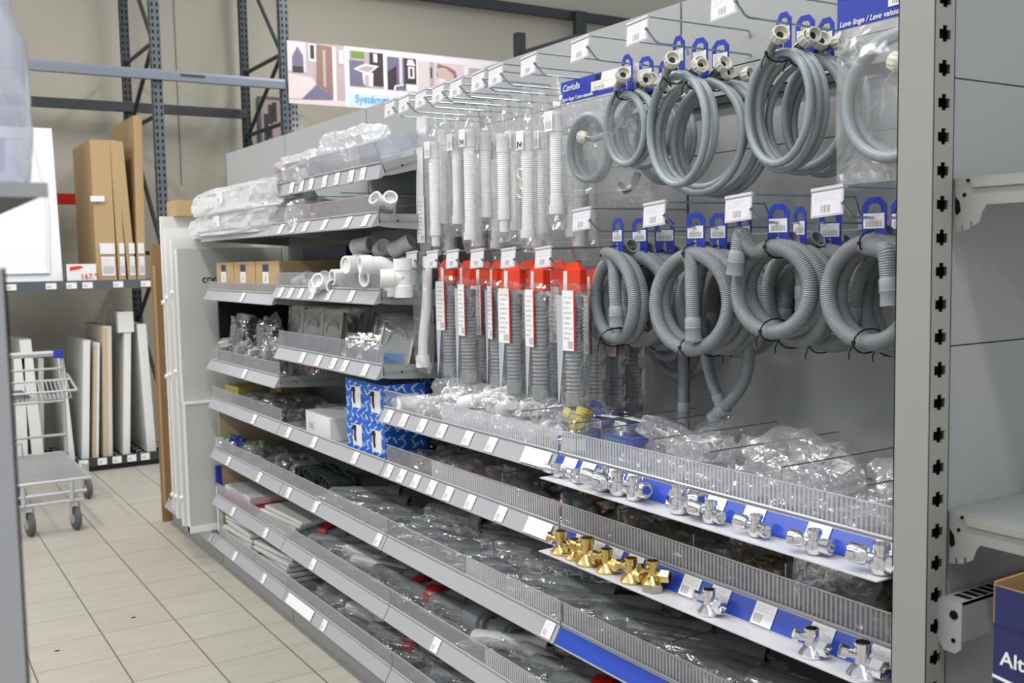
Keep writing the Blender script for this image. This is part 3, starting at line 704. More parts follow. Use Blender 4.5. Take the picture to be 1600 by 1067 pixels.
# left bays, upper
shelf('U1', 3.02, 4.02, 1.931, 'topmost tilted shelf with white bagged fittings and seven tickets', ys([448, 463, 478, 499, 518, 540, 558], 1.80), tilt=-.28, guard=.07)
shelf('U2', 3.02, 4.02, 1.655, 'shelf second from top with clear dividers and one white branch fitting', ys([440, 460, 479, 508, 545, 573], 1.63), dividers=[3.35, 3.55, 3.75, 3.93], guard=.06)
shelf('U2b', 4.02, 5.02, 1.655, 'grey shelf under the big white bagged bundle', (), guard=0)
shelf('U3', 3.02, 4.02, 1.405, 'shelf full of loose white pipe fittings with six slanted tickets', ys([440, 455, 471, 490, 515, 550], 1.385))
shelf('U3b', 4.02, 5.02, 1.375, 'shelf with whitish guard carrying the brown cartons', ys([380], 1.35), guard=.04)
shelf('U4', 3.02, 4.02, 1.16, 'shelf of bagged stainless drain grates with five tickets', ys([474, 499, 522, 540, 572], 1.13), guard=.065)
shelf('U4b', 4.02, 5.02, 1.035, 'shelf of shiny bagged dark rubber parts at far left', ys([383], 1.01), guard=.055)
# chipboard side panels closing the left compartment
cb = thing('chipboard_side_panel', 'beige chipboard side panel at the far left end of the lower shelves', 'side panel')
m = MB(); m.box(1.43, XB-.005, 5.022, 5.034, .15, .845); m.build('board', 'wood', cb)
m = MB(); m.box(1.405, 1.43, 5.02, 5.04, .17, .40); m.build('blue_white_edge_sticker', 'paper', cb)
m = MB(); m.box(1.403, 1.43, 5.019, 5.041, .40, .50); m.build('blue_edge_sticker', 'tagblue', cb)
# black inner side panel behind the dark bagged parts
bp = thing('black_side_panel', 'black side sheet behind the bagged rubber parts', 'side panel')
m = MB(); m.box(1.44, XB-.005, 4.985, 5.0, 1.04, 1.33); m.build('sheet', 'dark', bp)
# ---- white boards in the far bay
WB = [(5.62, 1.335, .012, .165, 1.76, 'tallest white board, rearmost of the white boards in the far bay'),
      (5.42, 1.305, .02, .165, 1.69, 'second tallest white board of the stack in the far bay'),
      (5.24, 1.29, .02, .165, 1.63, 'third white board of the stack in the far bay')]
for k, (y, x, th, zb, zt, lab) in enumerate(WB):
    r = thing('white_board', lab, 'board', (x, y, zb), 0, 'white boards standing in the far bay')
    m = MB(); m.box(0, .5, 0, .035, 0, zt-zb); m.build('board', 'white', r)
    m = MB()
    for zc in (.25, .9, 1.3):
        m.lathe([(.012, 0), (.012, .012)], (-.012, .0175, zc-zb+.1*k*.3), (1, 0, 0), 10)
    m.build('edge_clips', 'pvc', r)
r = thing('grey_faced_board', 'large pale grey faced board with black logo standing in front of the white boards', 'board', (1.286, 5.12, .82))
m = MB(); m.box(0, .53, 0, .03, 0, .76); m.build('board', 'boardgrey', r)
m = MB(); m.box(-.004, 0, 0, .032, 0, .762); m.box(-.004, .53, 0, .032, .76, .764); m.build('white_edge', 'white', r)
text_mesh('coo', .055, 'dark', r, face_mtx((.115, -.001, .59), (1, 0, 0), (0, 0, 1)), 'logo', True)
r = thing('lower_faced_board', 'pale board standing below the logo board with a white top edge', 'board', (1.286, 5.09, .165))
m = MB(); m.box(0, .2, 0, .035, .03, .645); m.build('board', 'boardgrey', r)
m = MB(); m.box(-.004, .2, -.006, .04, .645, .655); m.box(-.006, .0, -.002, .036, 0.0, .645); m.box(-.006, .2, -.01, .04, 0, .03); m.build('white_edge', 'white', r)
p = at(257, 805, 2, 0)
r = thing('brown_plank', 'tall brown wooden plank standing on the floor left of the white boards', 'plank', (1.375, 6.06, 0))
m = MB(); m.box(0, .075, 0, .03, 0, 1.62); m.build('plank', 'cardd', r)
m = MB(); m.box(.005, .02, -.003, 0, .1, 1.5); m.build('scuffed_strip', 'card', r)
c = at(255, 305, 1, 5.9)
r = thing('brown_carton', 'small brown carton on top of the white boards beside the rack upright', 'carton', (c.x-.02, 5.55, 1.76))
m = MB(); m.box(0, .13, 0, .2, 0, .085); m.build('carton', 'card', r)
# ================================================================== end of the gondola, right foreground
eg = thing('gondola_end_upright', 'wide warm grey slotted end post of the gondola in the right foreground', 'post')
slotted(1.342, 1.392, .955, 1.015, 0, 2.4, at(1474, 640, 1, .955).z, eg, 'post', slotw=.56)
m = MB(); m.box(1.34, 1.343, .955, 1.016, 0, 2.4); m.box(1.34, 1.392, 1.014, 1.016, 0, 2.4); m.build('plain_side_face', 'post', eg)
ep = thing('end_bay_backing', 'grey metal back panel of the end bay at the right edge with horizontal seams', 'panel')
for za, zb in ((0, .55), (.55, .95), (.95, 1.353), (1.353, 1.76), (1.76, 2.4)):
    m = MB(); m.box(1.396, 2.3, .965, .985, za+.0012, zb-.0012); m.build('back_panel', 'panel', ep)
def end_shelf(z, label, hang, deep, bx=1.397):
    s = thing('end_bay_shelf', label, 'shelf')
    m = MB(); y0 = .955; y1 = y0-deep
    # toothed bracket plate
    out = [(y0, z), (y1, z), (y1, z-.042), (y0-.052, z-.042), (y0-.045, z-.052), (y0-.040, z-.068), (y0-.030, z-.074), (y0-.029, z-.066), (y0-.026, z-.066), (y0-.025, z-.077), (y0-.015, z-.080), (y0-.014, z-.071), (y0-.011, z-.071), (y0-.010, z-.081), (y0, z-.082)]
    m.prism(out, 0, bx, bx+.003); m.build('toothed_bracket', 'post', s)
    m = MB(); m.prism([(y0-.028, z-.004), (y1, z-.004), (y1, z-.016), (y0-.032, z-.016)], 0, bx-.004, bx); m.build('raised_rib', 'post', s)
    m = MB(); m.lathe([(.003, 0), (.003, .0015)], (bx-.0012, y0-.016, z-.026), (1, 0, 0), 10); m.lathe([(.0024, 0), (.0024, .003)], (bx-.003, y0-.022, z-.005), (1, 0, 0), 10); m.build('rivets', 'slot', s)
    m = MB(); m.prism([(y0-.001, z-.028), (y0-.008, z-.036), (y0-.010, z-.050), (y0-.004, z-.056), (y0-.001, z-.05)], 0, bx-.0012, bx); m.build('hook_cutout', 'slot', s)
    m = MB(); m.box(bx+.004, 2.3, y1, y0+.008, z-.012, z-.001); m.build('deck', 'paintd', s)
    return s
end_shelf(1.609, 'upper end bay shelf with toothed bracket seen from below at right edge', 1, .34)
end_shelf(1.097, 'lower end bay shelf with toothed bracket at the right edge', 1, .34)
dsh = tag((lambda q: (q.lathe([(.05, 0), (.055, .004), (.055, .009), (.048, .012), (.03, .013)], (0, 0, 0), (0, 0, 1), 24), q)[1])(MB()).build('round_cap', 'paint', None, True, (1.64, .87, 1.0965)), 'round pale grey cap lying on the lower end bay shelf', 'cap')
cr = thing('perforated_crossbar', 'grey perforated crossbar with end plate below the lower end bay shelf', 'crossbar')
m = MB(); m.prism([(.955, .965), (.915, .965), (.915, .895), (.925, .885), (.945, .885), (.955, .9)], 0, 1.372, 1.375); m.build('end_plate', 'paint', cr)
m = MB(); m.box(1.376, 2.3, .915, .919, .905, .965); m.box(1.376, 2.3, .915, .955, .962, .965); m.build('bar', 'paint', cr)
m = MB()
for i in range(20): m.box(1.40+i*.02, 1.412+i*.02, .922, .948, .9651, .9656)
m.build('bar_slots', 'slot', cr)
m = MB(); m.lathe([(.007, 0), (.007, .002)], (1.3705, .928, .945), (1, 0, 0), 12); m.lathe([(.0035, 0), (.0035, .002)], (1.3705, .928, .905), (1, 0, 0), 10); m.build('plate_holes', 'slot', cr)
nb = thing('navy_carton', 'navy blue carton with white lettering at the bottom right corner', 'carton', (0, 0, 0))
a = at(1553, 1067, 1, .80)
X0 = 1.272; Y0 = .80
m = MB(); m.box(X0, X0+.3, Y0-.16, Y0, .70, .993); m.build('carton', 'navy', nb)
m = MB(); m.box(X0-.001, X0+.004, Y0-.16, Y0+.0, .993, 1.045); m.box(X0, X0+.3, Y0-.003, Y0+.001, .993, 1.05); m.build('open_flap', 'cardd', nb)
m = MB(); m.box(X0-.003, X0-.001, Y0-.16, Y0-.003, .993, 1.045); m.build('flap_print', 'navy', nb)

text_mesh('Alte', .028, 'paper', nb, face_mtx((X0-.0012, .789, .938), (0, -1, 0), (0, 0, 1)), 'carton_lettering', True)
m = MB(); m.prism([(.80, .917), (.80, .921), (.66, .905), (.66, .901)], 0, X0-.0012, X0-.0004); m.build('white_line', 'paper', nb)
# ================================================================== display hooks
def mk_hook(drop=.055, L=.30, ticket=True):
    h = thing('display_hook', None, None)
    m = MB(); m.tube([(.3, 0, 0), (0, 0, 0), (-.012, 0, .004), (-.035, 0, .026)], .0027, 6); m.lathe([(.004, -.004), (.004, .004)], (-.036, 0, .027), (-.8, 0, .6), 8); m.build('lower_prong', 'wire', h, True)
    m = MB(); m.tube([(.3, 0, 0), (.275, 0, drop), (-.025, 0, drop)], .0024, 6); m.build('upper_wire', 'wire', h, True)
    m = MB(); m.box(.297, .303, -.012, .012, -.015, .02); m.build('base_clip', 'wire', h)
    T = Matrix.Translation((-.027, .041, drop)) @ Matrix.Rotation(.12, 4, 'Y') @ Matrix.Rotation(-.07, 4, 'X')
    m = MB(); m.x = T; m.box(-.003, .003, -.037, .037, -.003, .003); m.build('ticket_clip', 'ticketcard', h)
    m = MB(); m.x = T; m.box(-.0008, .0004, -.037, .037, -.052, -.003); m.build('ticket_sleeve', 'ticketcard', h)
    m = MB(); m.x = T; m.quad((-.0014, .034, -.049), (-.0014, -.034, -.049), (-.0014, -.034, -.006), (-.0014, .034, -.006)); m.build('ticket', 'labt', h)
    return h
M['ticketcard'] = pbr('lilac_grey_ticket_sleeve', (196, 196, 202), .3, 0, .5, .02)
M['labt'] = label_mat('hook_ticket_print', paper=(212, 211, 217), bar=(.3, .62, .1, .42), lines=4, dens=.6)
HK = Proto(mk_hook)
TOPY = [1.25, 1.502, 1.776, 1.993, 2.221, 2.386, 2.481, 2.611, 2.72, 2.835, 2.953, 3.06]
LOWY = [1.237, 1.462, 1.722, 1.996]
MIDY = [2.167, 2.339, 2.508, 2.656, 2.786, 2.929]
HX = 1.518
for i, y in enumerate(reversed(TOPY)):
    HK.place((HX, y, 1.972), label='wire display hook of the top row, %s above the hanging goods' % ORD[i], group='wire hooks in the top row').update_tag()
    HK.root['category'] = 'hook'
for i, y in enumerate(reversed(LOWY)):
    HK.place((HX, y, 1.563), label='wire hook of the lower row with corrugated hoses, %s' % ORD[i], group='wire hooks holding corrugated hoses')
for i, y in enumerate(reversed(MIDY)):
    HK.place((HX, y, 1.472), label='wire hook over the orange headed packs, %s' % ORD[i], group='wire hooks above the orange packs')
HK.root['group'] = 'wire hooks in the top row'
# ================================================================== coils of hose
def add_tag(root, z0, h=.088, w=.046, yaw=0, y=0., x=0., foot=True):
    T = Matrix.Translation((x, y, z0)) @ Matrix.Rotation(yaw, 4, 'Z')
    m = MB(); m.x = T; t = .0012; a = w/2
    m.prism([(-a, 0), (a, 0), (a, h*.68), (-a, h*.68)], 0, -t, t)
    for sg in (1, -1):
        m.prism([(sg*a, h*.68), (sg*(a-.010), h*.68), (sg*a*.50, h*.82), (sg*a*.2, h*.88), (sg*a*.45, h), (sg*a, h*.84)], 0, -t, t)
    m.prism([(-a*.45, h), (-a*.2, h*.88), (0, h*.86), (a*.2, h*.88), (a*.45, h)], 0, -t, t)
    if foot: m.box(-.009, .009, -a*1.05, a*1.05, -.003, .002)
    tg = m.build('hang_tag', 'tagblue', root)
    m = MB(); m.x = T; b = a*.86; z1, z2 = h*.34, h*.66
    m.quad((-t*1.6, b, z1), (-t*1.6, -b, z1), (-t*1.6, -b, z2), (-t*1.6, b, z2)); m.build('tag_label', 'lab2', tg)
    m = MB(); m.x = T; m.quad((-t*1.6, .004, .002), (-t*1.6, -.004, .002), (-t*1.6, -.0025, h*.3), (-t*1.6, .0025, h*.3)); m.build('tag_slot', 'panel', tg)
def tie(root, c, ry, rz, roll=0, tail=True):
    m = MB(); T = Matrix.Translation(c) @ Matrix.Rotation(roll, 4, 'X'); m.x = T
    m.tube([(cos(a)*rz, 0, sin(a)*ry) for a in [tau*k/14 for k in range(14)]], .0018, 5, closed=True)
    m.bbox((-rz, 0, 0), (.005, .006, .006))
    if tail: m.tube([(-rz, 0, -.002), (-rz-.004, .004, -.02), (-rz, .006, -.032)], .0014, 5)
    m.build('cable_tie', 'dark', root, True)
def coil_path(R, Ry, n, dx, seed, a0, a1, wob=.045):
    rnd = random.Random(seed); pts = []
    N = int(n*30)
    ph = [rnd.uniform(0, tau) for _ in range(4)]
    for i in range(N+1):
        t = i/N; a = a0+(a1-a0+tau*(n-1))*t if False else a0+tau*n*t
        w = 1+wob*sin(a*.5+ph[0])+wob*.6*sin(a*1.7+ph[1])
        pts.append(Vector((dx*(t-.5)*n+.006*sin(a*.8+ph[2]), cos(a)*Ry*w, sin(a)*R*w)))
    return pts
def nut_end(root, p, d, sc=1):
    d = Vector(d).normalized()
    m = MB(); m.lathe([(.008*sc, 0), (.0085*sc, .03*sc)], p, d, 12); m.build('crimp_sleeve', 'steel', root, True)
    q = Vector(p)+d*.03*sc; m = MB()
    m.lathe([(.008*sc, -.004), (.0135*sc, .002), (.0155*sc, .006), (.0155*sc, .022*sc), (.013*sc, .022*sc), (.012*sc, .012*sc), (.003, .011*sc)], q, d, 18)
    u = d.orthogonal().normalized(); w = d.cross(u)
    for k in range(12):
        a = tau*k/12; c = q+(u*cos(a)+w*sin(a))*.0155*sc
        m.tube([c+d*.006, c+d*.020*sc], .0016, 4)
    n_ = m.build('end_nut', 'nut', root, True)
    m = MB(); m.lathe([(.0065*sc, .0115*sc), (.0065*sc, .0135*sc), (.0025, .0135*sc)], q, d, 14); m.build('rubber_washer', 'dark', n_, True)
def fill_coil(label, x, y, zc, R, loops, seed, r=.0088, tagz=1.905, dx=.014, ty=0, nut=(.3, -.4), group='smooth grey fill hoses on the top row', tagyaw=0, Ry=None, tw=.046, nuts=2):
    root = thing('fill_hose_coil', label, 'hose', (x, y, zc), [.12, -.1, .2, 0, .16, -.14][seed % 6], group)
    R = R-r
    p = coil_path(R, (Ry or R+r)-r, loops, dx, seed, pi/2+.12, 0)
    p = [Vector((v.x, -v.y, v.z)) for v in p]
    # lead both ends off to the nuts
    e0 = p[0]+Vector((-.012, -.014, .010)); e1 = p[-1]+Vector((.006, -.03, .016))
    p = [e0+Vector((-.002, -.0, .0))]+p[1:-1]+[e1]
    m = MB(); m.tube(p, r, 10); m.build('hose', 'fill', root, True)
    nut_end(root, e0, Vector((-.3, -.9, .38)), 1.1)
    if nuts > 1: nut_end(root, e1, Vector((-.1, -.9, .1)), 1.0)
    tie(root, (p[2].x*.3, .008, R), r*1.9, dx*loops*.45+r*1.3, .3)
    add_tag(root, tagz-zc, y=ty, x=.0, yaw=tagyaw, w=tw)
    return root
def cuff(root, p, d, r, L=.05):
    d = Vector(d).normalized()
    m = MB(); m.lathe([(r*1.0, 0), (r*1.13, .003), (r*1.13, L*.42), (r*1.2, L*.44), (r*1.2, L*.5), (r*1.1, L*.54), (r*1.22, L), (r*.98, L), (r*.95, L*.6), (.001, L*.58)], p, d, 18); m.build('rubber_cuff', 'cuff', root, True)
def drain_coil(label, x, y, zc, R, loops, seed, r=.0155, dx=.031, tagz=1.515, ends=((-.03, .09, -.02, -.1, .0), (-.045, -.01, .02, -.1, .0)), tagyaw=0, Ry=None, group='corrugated drain hoses on the lower hooks', tags=((0, 0),), tail=False):
    root = thing('drain_hose_coil', label, 'hose', (x, y, zc), [.1, -.12, .16, -.05, .2][seed % 5], group)
    R = R-r; Ryy = (Ry or R+r)-r
    p = coil_path(R, Ryy, loops, dx, seed, pi/2-.3, 0, .035)
    (x0, y0, z0, dz0, _), (x1, y1, z1, dz1, _) = ends
    # the front end bends over the top and hangs inside the coil
    front = [Vector((x0, y0, z0)), Vector((x0, y0*.9, z0+R*.55)), Vector((x0*.8, y0*.6, R*.86))]
    q = smooth_path(front+p[1:], 2)
    m = MB(); m.tube(q, r, 12); m.build('hose', 'drain', root, True)
    cuff(root, q[0], q[0]-q[2], r)
    back = p[-1]+Vector((.0, .03, .01)); cuff(root, p[-1], (p[-1]-p[-3]), r)
    tie(root, (0, .0, R), r*1.5, dx*loops*.5+r*1.1, 0, False); tie(root, (0, .01, -R+.004), r*1.5, dx*loops*.5+r*1.1, .1)
    for (tx, ty) in tags: add_tag(root, tagz-zc-.006, h=.086, w=.05, x=tx, y=ty, yaw=tagyaw)
    return root
def smooth_path(p, it=2):
    p = [Vector(v) for v in p]
    for _ in range(it):
        q = [p[0]]
        for i in range(len(p)-1):
            q.append(p[i].lerp(p[i+1], .25)); q.append(p[i].lerp(p[i+1], .75))
        q.append(p[-1]); p = q
        if len(p) > 500: break
    return p
# top row, left coil
fill_coil('small grey hose coil with blue tag hanging left of the big coils, front one', 1.601, 1.993, 1.815, .095, 2, 1, ty=0)
fill_coil('small grey hose coil second behind the small front coil, blue tag half hidden', 1.660, 1.993, 1.812, .092, 2, 2, dx=.017)
fill_coil('lower small grey hose coil third behind on the same left hook', 1.715, 1.985, 1.78, .10, 2, 3, tagz=1.9)
# middle, three large coils
fill_coil('large grey hose coil with blue tag and ivory nut, frontmost of the middle three', 1.572, 1.772, 1.783, .13, 2, 5, dx=.02, Ry=.122)
fill_coil('large grey hose coil with blue tag, second of the middle three', 1.632, 1.768, 1.772, .132, 2, 6, dx=.02, Ry=.125)
fill_coil('large grey hose coil with blue tag, rearmost of the middle three', 1.69, 1.762, 1.768, .135, 3, 8, dx=.018, Ry=.13)
# right
fill_coil('grey hose coil with nut facing out, frontmost of the right top cluster', 1.617, 1.502, 1.795, .125, 3, 11, dx=.016, Ry=.11, nut=(0, 0))
fill_coil('grey hose coil second of the right top cluster under a blue tag', 1.678, 1.500, 1.79, .125, 3, 12, dx=.017, Ry=.112)
fill_coil('grey hose coil rearmost of the right top cluster beside the bagged hose', 1.736, 1.495, 1.785, .125, 3, 13, dx=.016, Ry=.115)
# lower row
drain_coil('corrugated hose coil with cuff hanging inside, frontmost on the left lower hook', 1.572, 2.0, 1.400, .120, 2, 21, ends=((-.035, -.045, -.02, 0, 0), (0, 0, 0, 0, 0)))
drain_coil('corrugated hose coil, second on the left lower hook', 1.640, 1.998, 1.395, .120, 2, 22, ends=((-.03, .02, -.02, 0, 0), (0, 0, 0, 0, 0)))
drain_coil('corrugated hose coil, rearmost on the left lower hook', 1.715, 1.99, 1.385, .122, 2, 23, tagyaw=.9)
drain_coil('corrugated hose coil with two hanging cuffs, frontmost on the second lower hook', 1.575, 1.722, 1.398, .122, 2, 24, ends=((-.04, -.02, -.035, 0, 0), (0, 0, 0, 0, 0)))
drain_coil('corrugated hose coil, second on the second lower hook', 1.642, 1.720, 1.392, .122, 2, 25, ends=((-.03, .045, -.03, 0, 0), (0, 0, 0, 0, 0)))
drain_coil('corrugated hose coil, rearmost on the second lower hook', 1.72, 1.716, 1.385, .122, 2, 26)
drain_coil('corrugated hose coil with end pointing up left, frontmost on the third lower hook', 1.560, 1.462, 1.428, .102, 2, 27, ends=((-.04, .07, .08, 0, 0), (0, 0, 0, 0, 0)), tagz=1.52)
drain_coil('corrugated hose coil, second on the third lower hook', 1.622, 1.462, 1.415, .108, 2, 28, ends=((-.02, -.03, .02, 0, 0), (0, 0, 0, 0, 0)), tagz=1.515, tagyaw=-.25)
drain_coil('corrugated hose coil, rearmost on the third lower hook', 1.70, 1.45, 1.405, .112, 3, 29, tagz=1.51)
drain_coil('corrugated hose coil cut by the end post, frontmost on the right lower hook', 1.567, 1.235, 1.424, .108, 2, 30, ends=((-.04, -.055, .03, 0, 0), (0, 0, 0, 0, 0)), tagz=1.52, Ry=.105)
drain_coil('corrugated hose coil behind the right front one, mostly hidden by the end post', 1.64, 1.232, 1.415, .11, 2, 31, tagz=1.52)
# loose hanging hose ends below the second coil
def loose(label, pts, r=.0135, ends=(1,)):
    root = thing('loose_drain_hose', label, 'hose', tuple(pts[0]), 0, 'loose hoses hanging below the coils')
    o = Vector(pts[0]); q = smooth_path([Vector(p)-o for p in pts], 3)
    m = MB(); m.tube(q, r, 12); m.build('hose', 'drain', root, True)
    cuff(root, q[-1], q[-1]-q[-4], r)
    return root
def PX(px, py, x): return at(px, py, 0, x)
loose('grey corrugated hose with straight end hanging down below the second coil', [PX(1062, 470, 1.72), PX(1066, 540, 1.72), PX(1068, 570, 1.72), PX(1068, 628, 1.72)])
loose('grey corrugated hose loop curling up to the right with its open end left', [PX(1172, 470, 1.68), PX(1172, 540, 1.68), PX(1166, 590, 1.68), PX(1150, 618, 1.68), PX(1132, 636, 1.68)], .0145)
loose('grey corrugated hose hanging down and joining the curled loop end', [PX(1098, 500, 1.66), PX(1104, 560, 1.66), PX(1112, 596, 1.66), PX(1120, 615, 1.67)], .0135)
loose('small sagging grey hose loop behind the lower coils', [PX(1010, 520, 1.74), PX(1025, 552, 1.74), PX(1048, 562, 1.74), PX(1075, 540, 1.74)], .012)
loose('second sagging grey hose loop lower behind the coils', [PX(1018, 548, 1.76), PX(1040, 585, 1.76), PX(1075, 590, 1.76), PX(1100, 570, 1.76), PX(1112, 530, 1.76)], .012)
# ================================================================== film makers
def blob_mesh(a, b, c, seed, sub=3, amp=.18, p=.62, flat=True, ends=False):
    """crumpled pillow: half sizes a, b, c, resting on z = 0"""
    bm = bmesh.new(); bmesh.ops.create_icosphere(bm, subdivisions=sub, radius=1)
    off = Vector((seed*3.1, seed*1.7, seed*.9))
    for v in bm.verts:
        d = v.co.normalized(); s = Vector([math.copysign(abs(k)**p, k) for k in d])
        n = noise.noise(d*2.2+off); n2 = abs(noise.noise(d*5.5+off)); n3 = abs(noise.noise(d*11+off))
        k = 1+amp*(n*1.3-n2*1.3+.28-n3*.7)
        q = Vector((s.x*a*k, s.y*b*k, s.z*c*k))
        if ends:   # pinch towards both ends
            t = abs(q.y)/b; q.z *= 1-.55*min(1, t)**3; q.x *= 1+.12*min(1, t)**3
        q.z = max(q.z, -c*.72)
        v.co = q+Vector((0, 0, c*.72))
    me = bpy.data.meshes.new('film'); bm.to_mesh(me); bm.free(); me.uv_layers.new(name='UVMap')
    return me
def put_mesh(name, me, mat, parent):
    me.materials.clear(); me.materials.append(M[mat]); o = bpy.data.objects.new(name, me); COL.objects.link(o); o.parent = parent; return o
def film_bag(root, a, b, c, seed, mat='film', sub=3, amp=.18, ends=False):
    return put_mesh('clear_bag', blob_mesh(a, b, c, seed, sub, amp, ends=ends), mat, root)
def bag_label(root, c, w, h, mat='lab2', rot=(0, 0, 0), name='paper_label'):
    m = MB(); m.x = Matrix.Translation(c) @ Euler(rot).to_matrix().to_4x4()
    m.quad((-w/2, -h/2, 0), (w/2, -h/2, 0), (w/2, h/2, 0), (-w/2, h/2, 0)); return m.build(name, mat, root)
def valve(m, o, s=1., rot=0, mi=0):
    """angled stop valve: body, threaded spigot, hex nut, flared flange"""
    T = m.x; m.x = T @ Matrix.Translation(o) @ Matrix.Rotation(rot, 4, 'Z')
    m.lathe([(.0001, -.0), (.012*s, 0), (.014*s, .004*s), (.009*s, .010*s), (.009*s, .028*s), (.011*s, .030*s), (.011*s, .036*s), (.008*s, .037*s)], (0, 0, 0), (0, 0, 1), 16)
    m.lathe([(.006*s, 0), (.007*s, .018*s), (.010*s, .019*s), (.010*s, .028*s), (.008*s, .030*s), (.006*s, .029*s), (.001, .022*s)], (0, 0, .018*s), (1, 0, .0), 6)
    m.lathe([(.006*s, 0), (.006*s, .016*s), (.0085*s, .017*s), (.0085*s, .030*s), (.006*s, .030*s)], (0, 0, .018*s), (-.6, .8, 0), 12)
    m.x = T
# ---------------- hanging bagged pipes
def rib_pipe(root, r, z0, z1, name, mat, pitch=.006, amp=.0012, bend=0., cuffs=True, n=16, cmat=None):
    m = MB(); L = z1-z0; prof = []; k = int((L-.0)/pitch*2)
    for i in range(k+1):
        z = z0+L*i/k; prof.append((r+(amp if i % 2 else -amp), z))
    m.lathe(prof, (0, 0, 0), (0, 0, 1), n)
    m.build(name, mat, root, True)
def hang_film(root, w, d, z0, z1, ztop, mat, seed):
    """flattened sleeve of film gathered towards the hanging hole"""
    m = MB(); rings = []; rnd = random.Random(seed); N = 22; n = 20; o = Vector((seed*1.3, 0, 0))
    for i in range(N+1):
        t = i/N; z = z0+(ztop-z0)*t
        k = 1.0
        if z > z1: k = 1-.55*((z-z1)/max(.001, ztop-z1))**1.2
        if i == 0: k = .93
        dd = d*(1 if z < z1 else max(.12, 1-1.3*(z-z1)/(ztop-z1)))
        if i == 0: dd = d*.12
        if i == 1: dd = d*.6
        rg = []
        for q in range(n):
            a = tau*q/n; nn = 1+.10*noise.noise(Vector((cos(a)*1.6, sin(a)*1.6, z*26))+o)+.07*noise.noise(Vector((cos(a)*4, sin(a)*4, z*60))+o)
            rg.append((math.copysign(abs(cos(a))**.8, cos(a))*dd/2*nn, math.copysign(abs(sin(a))**.7, sin(a))*w/2*k*nn, z+(.008*noise.noise(Vector((a*2, i, seed))) if i in (0, N) else 0)))
        rings.append(rg)
    m.loft(rings); o_ = m.build('clear_bag', mat, root); return o_
def white_pipe(label, x, y, zt, zb, w=.05, seed=0, lab=True, shook=False, r=.0165, nut=True, film='film2', zhang=1.968, lmat='lab2'):
    root = thing('bagged_white_pipe', label, 'bagged pipe', (x, y, zb-.03), 0, 'bagged white flexible pipes')
    Z = lambda z: z-(zb-.03)
    rib_pipe(root, r, Z(zb+.05), Z(zt-.045), 'flexible_pipe', 'pvc2', .0055, .0009)
    m = MB(); m.lathe([(r*.9, Z(zt)), (r*1.12, Z(zt)), (r*1.12, Z(zt-.012)), (r*1.05, Z(zt-.014)), (r*1.12, Z(zt-.05)), (r, Z(zt-.052))], n=18); m.build('top_cuff', 'pvc', root, True)
    m = MB(); m.lathe([(r, Z(zb+.056)), (r*1.08, Z(zb+.05)), (r*1.08, Z(zb+.024))] + ([(r*1.32, Z(zb+.024)), (r*1.32, Z(zb)), (r*1.1, Z(zb)), (r*.9, Z(zb+.01))] if nut else [(r*.8, Z(zb+.02)), (r*.8, Z(zb-.01)), (r*.6, Z(zb-.01))]), n=18); m.build('bottom_nut', 'pvc', root, True)
    hang_film(root, w*1.25, .044, -.008+0, Z(zt+.01), Z(zhang), film, seed)
    if lab: bag_label(root, (-.0235, 0, Z(zt-.025)), .036, .05, lmat, (pi/2, 0, -pi/2))
    if shook:
        m = MB(); zz = Z((zt+zb)/2)
        pts = [(-.024, .010*cos(a) if k < 9 else -.010*cos(a), zz+(.035 if k < 9 else -.0)+.012*sin(a)) for k, a in enumerate([-.5+k*.5 for k in range(9)])]
        s1 = [(-.024, .013*cos(a), zz+.03+.013*sin(a)) for a in [2.6-k*.45 for k in range(11)]]
        s2 = [(-.024, .013*cos(a), zz-.022+.013*sin(a)) for a in [1.6+k*.45 for k in range(11)]]
        m.tube(s1+[(-.024, .0, zz+.006)]+s2, .0018, 6); m.build('s_shaped_hook', 'white', root, True)
    return root
WP = [(677, 222, 380, 2.93, 1, 0, 1.53, 'bagged white pipe with a barcode label, second item from the left'),
      (692, 203, 350, None, 0, 0, 1.60, 'bagged white pipe set back between the two leftmost labelled pipes'),
      (712, 210, 350, None, 1, 0, 1.57, 'slim bagged white pipe with a small label left of the symbol label'),
      (732, 203, 375, None, 2, 0, 1.53, 'bagged white pipe with a black bent-pipe symbol on its label'),
      (758, 208, 340, None, 0, 0, 1.58, 'bagged white pipe with no label and three ridges, set slightly back'),
      (785, 210, 357, None, 0, 0, 1.53, 'bagged white pipe with crinkled glossy film top and wide bottom cuff'),
      (804, 205, 360, None, 1, 0, 1.62, 'bagged white pipe half hidden left of the front hook-shaped pipe'),
      (823, 205, 372, None, 3, 1, 1.53, 'bagged white pipe with a white s-shaped hook in front, left one'),
      (847, 205, 365, None, 1, 0, 1.62, 'bagged white pipe half hidden behind, beside the highest pipe'),
      (868, 175, 335, None, 1, 0, 1.53, 'bagged white pipe hanging highest of all with a flanged bottom nut'),
      (893, 213, 370, None, 1, 1, 1.69, 'bagged white pipe with a white s-shaped hook, right one'),
      (924, 250, 375, None, 0, 0, 1.74, 'bagged white pipe farthest right, behind the grey bagged hose')]
M['lab_sym'] = label_mat('symbol_label_print', bar=(.6, .95, .05, .3), lines=2)
